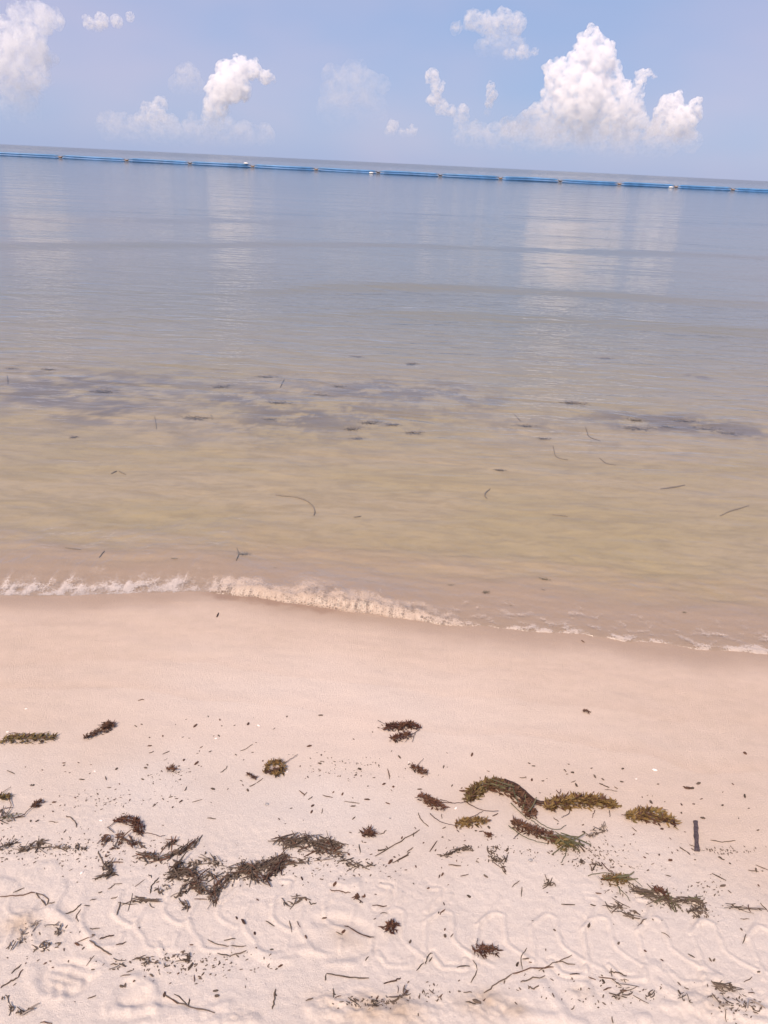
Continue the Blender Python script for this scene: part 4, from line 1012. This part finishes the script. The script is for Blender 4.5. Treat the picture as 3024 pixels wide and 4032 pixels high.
SINGLES = [(A6, [(770, 1110), (850, 1060), (960, 1000), (1060, 935)]), (A6, [(890, 1145), (960, 1110), (1000, 1080)]), (A6, [(1050, 825), (1070, 870), (1120, 915)]), (A6, [(575, 750), (670, 763)]), (A6, [(430, 710), (500, 725)]),
    (A6, [(280, 680), (318, 712)]), (A6, [(308, 715), (330, 688)]), (A6, [(340, 738), (365, 720)]), (A6, [(852, 540), (864, 605)]), (A7, [(565, 633), (600, 650), (628, 662)]), (A7, [(600, 675), (640, 678), (680, 688)]), (A7, [(1285, 1000), (1330, 1012), (1400, 1010), (1450, 1003)]),
    (A7, [(1085, 1050), (1130, 1078)]), (A7, [(1340, 1110), (1375, 1132)]), (A7, [(775, 920), (810, 948)]), (A7, [(1150, 1032), (1185, 1048)]), (A7, [(270, 855), (305, 883)]), (A7, [(335, 545), (355, 560)]), (A7, [(385, 630), (412, 617)]), (A7, [(50, 595), (92, 598)]), (A7, [(660, 657), (685, 672)]),
    (A5, [(1245, 757), (1310, 740)]), (A5, [(1558, 428), (1600, 410), (1640, 383)]), (A5, [(1430, 562), (1460, 545), (1475, 520)]), (A5, [(430, 840), (490, 880), (496, 920)]), (A5, [(965, 438), (1000, 424)]), (A5, [(1060, 442), (1100, 422)]), (A5, [(895, 97), (937, 92)]), (A5, [(1197, 685), (1212, 657)]),
    (A5, [(695, 661), (722, 661)]), (A5, [(318, 880), (380, 887)]), (A5, [(990, 785), (1008, 772)]), (A5, [(1345, 855), (1398, 865)]), (A5, [(417, 955), (425, 935)]), (A5, [(685, 590), (684, 612)]), (A5, [(45, 550), (98, 575)]), (A5, [(1620, 655), (1659, 636)]), (A5, [(1285, 1015), (1308, 965)]), (A5, [(1090, 1060), (1122, 1000)]),
    (A6, [(0, 635), (45, 605)]), (A6, [(425, 832), (433, 798)]), (A6, [(1205, 835), (1207, 865)]), (A6, [(1530, 850), (1568, 830)]), (A6, [(1125, 1080), (1172, 1008)]), (A6, [(790, 1075), (845, 1057)]), (A6, [(975, 1080), (1020, 1052)]), (A6, [(800, 962), (828, 958), (840, 940)]), (A6, [(665, 1030), (680, 1082)]), (A6, [(110, 285), (125, 272)]),
    (D2, [(448, 845), (456, 802)]), (D2, [(456, 800), (560, 815), (650, 826), (730, 832)]), (D2, [(828, 862), (880, 850), (938, 826)]), (D2, [(126, 895), (120, 970), (104, 1026)]), (D2, [(500, 893), (508, 960)]), (D2, [(508, 962), (550, 943)]), (D2, [(325, 970), (370, 955)]), (D2, [(598, 955), (665, 1008)]),
    (D2, [(1040, 775), (1085, 725)]), (D2, [(1098, 735), (1120, 665), (1145, 662)]), (D2, [(1122, 720), (1142, 690)]), (D2, [(1300, 762), (1385, 747)]), (D2, [(1395, 855), (1430, 780)]), (D2, [(1405, 710), (1432, 775)]), (D2, [(1480, 922), (1560, 865), (1655, 805)]), (D2, [(480, 255), (540, 263), (610, 275)]), (D2, [(350, 332), (352, 352), (392, 343)]),
    (D2, [(803, 407), (850, 410)]), (D2, [(1190, 420), (1225, 385)]), (D2, [(216, 458), (232, 528)]), (D2, [(265, 463), (288, 500)]), (D2, [(570, 485), (620, 500), (700, 560), (765, 563)]), (D2, [(1348, 923), (1400, 919)]), (D2, [(1355, 978), (1425, 1002)]), (D2, [(755, 355), (850, 360)]), (D2, [(710, 720), (730, 690)]), (D2, [(1185, 175), (1192, 155)]),
    (D2, [(60, 455), (120, 490)]), (D2, [(520, 530), (545, 980)][:1] + [(560, 545)]), (D2, [(1245, 92), (1325, 102)]), (D2, [(1325, 165), (1375, 155)]), (D2, [(885, 80), (985, 30)]), (D2, [(1185, 955), (1208, 935)]), (D2, [(1120, 900), (1155, 932)]),
    (D3, [(97, 630), (55, 700), (66, 772)]), (D3, [(0, 800), (130, 765), (270, 760)]), (D3, [(175, 780), (290, 720), (385, 682)]), (D3, [(280, 720), (405, 742)]), (D3, [(640, 765), (645, 815)]), (D3, [(630, 785), (690, 795), (747, 818)]), (D3, [(50, 860), (120, 832), (215, 820)]), (D3, [(560, 820), (670, 835)]), (D3, [(490, 820), (540, 840)]),
    (D3, [(590, 903), (640, 885)]), (D3, [(780, 940), (885, 995)]), (D3, [(1500, 855), (1560, 820)]), (D3, [(1113, 885), (1150, 900)]), (D3, [(1530, 925), (1577, 928)]), (D3, [(1373, 1040), (1388, 1112)]), (D3, [(645, 1075), (655, 1118)]), (D3, [(386, 1035), (402, 1005)]), (D3, [(965, 533), (1025, 567)]), (D3, [(1610, 345), (1657, 397)]),
    (D3, [(1575, 90), (1655, 125)]), (D3, [(1528, 124), (1600, 140)]), (D3, [(318, 345), (410, 352)]), (D3, [(0, 235), (48, 195)]), (D3, [(66, 235), (60, 297)]), (D3, [(505, 350), (540, 356)]), (D3, [(540, 275), (578, 283)]), (D3, [(1300, 150), (1385, 195)]), (D3, [(1335, 40), (1378, 62)]), (D3, [(100, 880), (140, 905), (172, 880)]), (D3, [(370, 810), (440, 806)]), (D3, [(1480, 440), (1540, 443)]), (D3, [(1497, 600), (1518, 545)]), (D3, [(72, 703), (112, 704)]), (D3, [(810, 490), (868, 455)]),
    (D1, [(0, 302), (110, 290), (230, 272)]), (D1, [(232, 280), (300, 357)]), (D1, [(236, 275), (318, 310), (303, 355)]), (D1, [(308, 352), (358, 340)]), (D1, [(88, 275), (157, 237)]), (D1, [(428, 413), (490, 385), (526, 358)]), (D1, [(488, 440), (522, 388)]), (D1, [(495, 430), (508, 465)]), (D1, [(578, 590), (640, 630), (725, 672)]), (D1, [(648, 576), (690, 556), (740, 547)]),
    (D1, [(750, 618), (818, 592)]), (D1, [(505, 587), (600, 565)]), (D1, [(580, 505), (642, 502)]), (D1, [(74, 796), (136, 735)]), (D1, [(0, 892), (60, 850), (118, 822)]), (D1, [(118, 818), (145, 768)]), (D1, [(572, 963), (622, 942)]), (D1, [(1060, 930), (1140, 985), (1260, 1025), (1390, 1057)]), (D1, [(1130, 930), (1210, 990)]), (D1, [(1230, 958), (1224, 1002)]),
    (D1, [(1353, 573), (1370, 600), (1470, 625), (1597, 615)]), (D1, [(1410, 670), (1500, 685)]), (D1, [(1490, 682), (1595, 652)]), (D1, [(1258, 808), (1262, 857)]), (D1, [(1452, 582), (1525, 572)]), (D1, [(636, 5), (660, 70), (690, 110)]), (D1, [(757, 425), (783, 335)]), (D1, [(765, 345), (885, 348)]), (D1, [(830, 392), (862, 278)]), (D1, [(970, 278), (990, 220), (1027, 182)]), (D1, [(878, 236), (940, 183)]), (D1, [(700, 250), (740, 220)]), (D1, [(735, 214), (792, 212)]), (D1, [(718, 313), (760, 304)]), (D1, [(1258, 315), (1342, 316)]),
    (D1, [(962, 152), (982, 175)]), (D1, [(1062, 930), (1150, 995)]), (D1, [(680, 75), (800, 76)]), (D1, [(260, 1117), (340, 1122)]), (D1, [(560, 735), (608, 682)]), (D1, [(715, 735), (765, 732)]), (D1, [(780, 808), (850, 805)]), (D1, [(820, 782), (860, 773)]), (D1, [(580, 330), (625, 316)]), (D1, [(545, 365), (585, 360)]), (D1, [(640, 275), (662, 268)])]
SPECIAL = {0: 'longest thin twig, bent, lying alone beneath the short golden sprig', 50: None}
special_labels = {(A6[0], 770): 'longest thin twig lying alone below the short golden sprig', (A6[0], 1050): 'curved dark blade left of the short golden sprig\'s stalk', (D2[0], 456): 'long straight blade of the hooked twig under the tractor cleats', (D2[0], 448): 'short upright end piece of the hooked twig under the tractor cleats',
    (D2[0], 126): 'lone thick blade standing apart on the clean pale sand', (D2[0], 570): 'thin wavy twig across the damp oval sand patch', (D2[0], 1480): 'long pale brown twig leaning over churned sand, half buried', (D3[0], 97): 'bow shaped dark blade under the tractor track', (D3[0], 175): 'long forked twig lying aslant under the tractor cleats',
    (D1[0], 1060): 'long dark twig with splintered end beside the rut', (D1[0], 1353): 'long wavy blade bent up at one end in the tractor track', (D1[0], 0): 'long twig reaching to a knot on the churned sand', (A7[0], 1285): 'thin curved twig with a knob at one end, beside the bark strip', (D1[0], 970): 'curved blade beside the bristling seagrass mound',
    (A5[0], 1245): 'stout straight blade alone on smooth sand between hooked and ring sprigs', (A5[0], 1558): 'frayed slanting blade alone near the rounded dark tuft', (A5[0], 430): 'bent dark twig between beaded sprig and hooked sprig'}
for k, (c, pts) in enumerate(SINGLES):
    path, L = gpath(c, pts, 4 if len(pts) == 2 else 10)
    base = path[len(path) // 2].copy()
    r0 = rw.uniform(.0009, .0016) * (1.15 if L > .08 else 1)
    P = []
    for p in path:
        q = p.copy(); q.z = h_at(p.x, p.y) + r0 * .55; P.append(q + Vector((rw.gauss(0, .0008), rw.gauss(0, .0008), abs(rw.gauss(0, .0006)))) - base)
    v, f = tube_mesh(P, [r0 * (.6 if i in (0, len(P) - 1) else rw.uniform(.85, 1.15)) for i in range(len(P))], 6)
    o = mesh_obj('loose_seagrass', v, f, M_GRASS if rw.random() < .8 else M_DARK)
    o.location = base
    lab = special_labels.get((c[0], pts[0][0])) if c[1] != 2700 or c in (A5, A6, A7) else None
    if lab and ((c in (A5, A6, A7)) == (lab in [special_labels.get(q) for q in special_labels])):
        pass
    used = globals().setdefault('_used', set())
    if lab and lab not in used:
        used.add(lab); tag(o, lab, 'seagrass')
    else:
        size = 'tiny' if L < .02 else 'short' if L < .045 else 'long'
        shape = 'straight' if len(pts) == 2 else 'bent'
        tag(o, '%s %s loose blade nearest the %s' % (size, shape, nearest(base)), 'seagrass', 'loose seagrass blades')

# small fragments one can still count, scattered over the smooth sand
zones = [(A5, 880, 180, 1659, 800, 44), (A5, 0, 480, 880, 900, 26), (A6, 0, 180, 900, 900, 34), (A6, 900, 450, 1659, 700, 14), (A7, 0, 480, 750, 720, 20), (A7, 700, 620, 1659, 1150, 40), (A6, 600, 900, 1659, 1150, 30),
         (D1, 0, 400, 1659, 1000, 26), (D2, 0, 100, 1659, 1000, 30), (D3, 0, 60, 1659, 1000, 30)]
frag_meshes = []
for k in range(8):
    bm = bmesh.new()
    bmesh.ops.create_icosphere(bm, subdivisions=1, radius=1.0)
    e = rw.uniform(.35, .9)
    for v in bm.verts:
        v.co.x *= 1 + rw.uniform(-.15, .15); v.co.y *= e * (1 + rw.uniform(-.3, .3)); v.co.z *= .35
    me = bpy.data.meshes.new('weed_fragment'); bm.to_mesh(me); bm.free()
    me.materials.append(M_GRASS if k % 3 else M_DARK)
    frag_meshes.append(me)
for c, x0, y0, x1, y1, n in zones:
    for k in range(n):
        g = gp(c, (rw.uniform(x0, x1), rw.uniform(y0, y1)))
        o = link_mesh('weed_fragment', rw.choice(frag_meshes))
        s = rw.choice([rw.uniform(.0018, .0035), rw.uniform(.0025, .0055)])
        o.location = (g.x, g.y, g.z + s * .25); o.scale = (s * rw.uniform(1, 2.2), s, s); o.rotation_euler = (0, 0, rw.uniform(0, 6.3))
        tag(o, 'tiny dark crumb of seaweed on the pale sand', 'seaweed', 'seaweed crumbs')
# crumbs beyond counting, thickest along the wrack
items = []
line = [(A5, (0, 1050)), (A5, (250, 1050)), (A5, (480, 1060)), (A5, (700, 1060)), (EE, (120, 310)), (EE, (350, 420)), (EE, (600, 360)), (EE, (800, 400)), (EE, (1000, 330)), (EE, (1250, 260)), (EE, (1450, 350)), (A6, (1530, 1080)), (BB, (1330, 620)), (DD, (150, 100)), (DD, (400, 220)), (DD, (600, 420)), (DD, (900, 520)), (DD, (1150, 580)), (DD, (1200, 400)),
        (DD, (1250, 100)), (D1, (900, 720)), (D1, (1200, 740)), (D1, (300, 630)), (D1, (1500, 750)), (D2, (1100, 930)), (D2, (750, 1000)), (D3, (400, 900)), (D3, (900, 930)), (D3, (1450, 1000)), (A5, (1100, 560)), (A5, (750, 740)), (A6, (620, 520))]
for c, p in line:
    sxp, syp = rw.uniform(60, 260), rw.uniform(18, 70)
    for k in range(rw.randint(25, 95)):
        q = (p[0] + rw.gauss(0, sxp), p[1] + rw.gauss(0, syp))
        g = gp(c, q); s = rw.uniform(.0010, .0026)
        d = Vector((rw.gauss(0, 1), rw.gauss(0, 1), 0)).normalized()
        items.append((rw.choice(frag_meshes), basis(d, 0, (s * rw.uniform(1, 2.4), s, s), Vector((g.x, g.y, g.z + s * .25)))))
lit = joined('seaweed_litter', items, M_GRASS, None, Vector((0, 0, 0)))
tag(lit, 'fine dark seaweed crumbs strewn along the wrack line', 'litter', kind='stuff')

# ------------------------------------------------------------------ bark, seeds, shells, pebbles
path, L = gpath(A7, [(1188, 880), (1192, 960), (1198, 1075)], 9)
base = path[4].copy(); wv = px_len(A7, (1180, 960), 31) / 2
vs_, fs = [], []
for i, p in enumerate(path):
    wj = wv * rw.uniform(.72, 1.1)
    for sx_, zz in ((-1, .0), (-1, .0035), (0, .0055), (1, .0035), (1, 0)):
        vs_.append(Vector((p.x + sx_ * wj + rw.gauss(0, .0006), p.y, p.z + zz + .0005)) - base)
for i in range(len(path) - 1):
    for k in range(4): fs.append((i * 5 + k, i * 5 + k + 1, (i + 1) * 5 + k + 1, (i + 1) * 5 + k))
fs += [tuple(range(4, -1, -1)), tuple((len(path) - 1) * 5 + k for k in range(5))]
bark = mesh_obj('bark_strip', vs_, fs, M_BARK); bark.location = base
tag(bark, 'flat dark straight strip of bark lying on smooth sand', 'bark')
def lump(name, c, p, lpx, flat, asp, mat, label, cat, group=None, rot=0.0):
    g = gp(c, p); s = px_len(c, p, lpx) / 2
    bm = bmesh.new(); bmesh.ops.create_icosphere(bm, subdivisions=2, radius=1.0)
    for v in bm.verts:
        n_ = 1 + .22 * mnoise.noise(v.co * 1.6 + Vector((p[0], p[1], 0)) * .1)
        v.co = Vector((v.co.x * n_, v.co.y * asp * n_, v.co.z * flat * n_))
    me = bpy.data.meshes.new(name); bm.to_mesh(me); bm.free(); me.shade_smooth(); me.materials.append(mat)
    o = link_mesh(name, me); o.scale = (s, s, s); o.location = (g.x, g.y, g.z + s * flat * .4); o.rotation_euler = (0, 0, rot)
    return tag(o, label, cat, group)
lump('seed_pod', A7, (1138, 666), 44, .35, .45, M_DARK, 'dark oval seed pod alone on smooth sand above the bark strip', 'seed pod')
lump('seed_pod', A7, (1510, 438), 20, .5, 1.4, M_DARK, 'small dark bean shaped seed high on the damp sand', 'seed pod')
lump('seed_pod', A6, (890, 655), 15, .8, 1., M_DARK, 'round dark seed between the ring sprigs and the seagrass raft', 'seed pod')
lump('pebble', A6, (70, 770), 28, .5, .8, M_STONE, 'grey flat pebble left of a row of dark blades', 'pebble')
lump('pebble', A6, (868, 860), 15, .5, .8, M_STONE, 'tiny grey pebble above the long thin twig', 'pebble')
lump('pebble', D3, (120, 66), 30, .5, .9, M_STONE, 'pale grey angular pebble below the dark sargassum mat', 'pebble')
for c, p, l_, lab in ((A7, (925, 547), 32, 'largest white shell chip, on smooth sand above the feathery sprig'), (A6, (200, 559), 26, 'white shell chip touching the pale ring shaped sprig'), (A6, (17, 258), 22, 'white shell chip above the pale ring shaped sprig'), (D1, (530, 146), 26, 'long slim white shell chip below the thin seagrass row'),
                   (A5, (170, 152), 18, None), (A5, (615, 555), 16, None), (A6, (990, 496), 13, None), (A7, (805, 605), 15, None), (A5, (655, 875), 24, None), (A5, (50, 300), 22, None), (A5, (1400, 342), 20, None), (A6, (1295, 795), 24, None), (D1, (400, 845), 10, None)):
    lump('shell_chip', c, p, l_, .35, .55, M_SHELL, lab or 'tiny white shell chip half sunk in the sand', 'shell', None if lab else 'tiny shell chips', rw.uniform(-.6, 1.2))

# ------------------------------------------------------------------ weed under water
def strand(name, c, pts, r0, label, mat=M_SUNK, group=None):
    path, L = gpath(c, pts, 12)
    base = path[6].copy()
    r0 *= .6 if base.y < 5 else .3
    P = [Vector((p.x, p.y, h_at(p.x, p.y) + r0)) - base for p in path]
    v, f = tube_mesh(P, [r0 * (.5 + .7 * math.sin(math.pi * (i + .6) / 12.2)) for i in range(12)], 6)
    o = mesh_obj(name, v, f, mat); o.location = base
    return tag(o, label, 'seaweed', group)
strand('sunken_seaweed', GG, [(1190, 985), (1280, 995), (1340, 1020), (1365, 1050), (1355, 1078)], .006, 'long curved dark frond lying under clear water')
strand('sunken_seaweed', HH, [(458, 964), (436, 978), (434, 988), (446, 1002)], .007, 'crescent shaped dark frond under clear water')
strand('sunken_seaweed', HH, [(1450, 1080), (1510, 1055), (1575, 1033)], .006, 'straight slanting dark frond on the sea floor')
strand('sunken_seaweed', HH, [(870, 695), (882, 735), (935, 757)], .012, 'forked dark frond on the deeper sea floor')
strand('sunken_seaweed', HH, [(730, 775), (742, 830), (795, 836)], .011, 'hook shaped dark frond on the deeper sea floor')
for c, pts, r0 in ((GG, [(480, 893), (505, 883)], .006), (GG, [(512, 883), (542, 897)], .006), (GG, [(668, 650), (676, 702)], .010), (GG, [(1210, 522), (1228, 488)], .014), (HH, [(930, 828), (965, 855), (1003, 860)], .009), (HH, [(565, 640), (592, 672)], .012),
                   (HH, [(728, 1070), (795, 1077)], .005), (FL, [(428, 52), (452, 28)], .004), (FL, [(738, 52), (768, 54)], .004), (FL, [(1020, 66), (1032, 30), (1022, 5)], .004), (GG, [(1530, 1085), (1560, 1080)], .005), (GG, [(30, 470), (34, 510)], .014), (HH, [(1195, 960), (1300, 945)], .008), (GG, [(280, 1218), (350, 1226)], .004)):
    strand('sunken_seaweed', c, pts, r0, 'short dark frond on the sea floor under shallow water', group='sunken short fronds')
strand('stranded_seaweed', FL, [(936, 308), (944, 290)], .004, 'small pointed dark leaf alone on the wet sand', M_DARK)
strand('stranded_seaweed', FR_, [(852, 408), (866, 417)], .003, 'tiny dark scrap alone on wet sand below the thin foam', M_DARK)

def tuft_proto(n, flat):
    root = empty('sunken_weed', (0, 0, -50))
    its = []
    for k in range(n):
        a = rw.uniform(0, 6.28); r_ = abs(rw.gauss(0, .45))
        s = rw.uniform(.18, .42)
        d = Vector((math.cos(a + rw.gauss(0, .8)), math.sin(a + rw.gauss(0, .8)), rw.uniform(0, .5) * flat)).normalized()
        its.append((rw.choice(LEAVES[M_SUNK.name]), basis(d, rw.uniform(-.6, .6), (s, s, s), Vector((math.cos(a) * r_, math.sin(a) * r_, rw.uniform(.01, .1))))))
    ob = joined('leaf_mass', its, M_SUNK, root, Vector((0, 0, 0)))
    return root, ob
protos = [tuft_proto(150, .5), tuft_proto(110, .4), tuft_proto(180, .4), tuft_proto(130, .6)]
tufts = [(GG, (45, 443), 38), (GG, (210, 443), 50), (GG, (680, 495), 40), (GG, (960, 520), 66), (GG, (1380, 515), 44), (GG, (1465, 520), 48), (GG, (1200, 590), 70), (GG, (1390, 555), 74), (GG, (840, 742), 36), (GG, (1170, 662), 36), (GG, (450, 540), 70), (GG, (1150, 478), 50), (GG, (1540, 390), 50), (GG, (1600, 675), 60), (GG, (1520, 705), 50), (GG, (1545, 745), 46),
         (GG, (430, 492), 40), (GG, (1320, 855), 44), (GG, (320, 738), 40), (GG, (850, 655), 60), (HH, (120, 422), 50), (HH, (950, 398), 46), (HH, (1357, 460), 44), (HH, (360, 622), 44), (HH, (40, 685), 56), (HH, (130, 720), 60), (HH, (820, 592), 70), (HH, (610, 690), 56), (HH, (290, 520), 46), (HH, (405, 532), 44), (HH, (1090, 665), 60), (HH, (1100, 700), 70), (HH, (1230, 690), 60), (HH, (1390, 700), 80), (HH, (1480, 720), 80), (HH, (1300, 670), 60), (HH, (690, 745), 40), (HH, (980, 745), 30),
         (GG, (825, 930), 28), (FL, (1052, 32), 30), (FL, (1190, 95), 9), (FR_, (290, 170), 16), (FR_, (440, 202), 26), (FR_, (690, 145), 30), (FR_, (688, 192), 12), (FR_, (548, 258), 9), (FR_, (1297, 290), 14), (HH, (838, 1178), 14), (HH, (500, 880), 30), (HH, (1330, 940), 36)]
for k in range(0):
    c = rw.choice([GG, HH]); band = rw.gauss(0, 1)
    tufts.append((c, (rw.uniform(0, 1650), 600 + band * 110 + (60 if c is HH else 0)), rw.uniform(14, 46)))
tufts = [q for k, q in enumerate(tufts) if q[0] in (FL, FR_) or q[2] > 46 or k % 3 == 0]
for k, (c, p, wpx) in enumerate(tufts):
    src, leafm = protos[k % 4]
    o = src.copy(); COL.objects.link(o)
    l2 = leafm.copy(); COL.objects.link(l2); l2.parent = o
    s = px_len(c, p, wpx) * .62
    g = gp(c, p)
    o.location = g; o.scale = (s * rw.uniform(1.1, 1.7), s * rw.uniform(.7, 1.1), min(s, .05)); o.rotation_euler = (0, 0, rw.gauss(0, .25))
    tag(o, '%s dark tuft of weed resting on the %s sea floor' % ('broad' if wpx > 55 else 'middling' if wpx > 32 else 'small', 'deeper' if g.y > 6.2 else 'shallow' if g.y > 4.2 else 'shoreward'), 'seaweed', 'sunken weed tufts')
for src, leafm in protos:
    bpy.data.objects.remove(leafm); bpy.data.objects.remove(src)
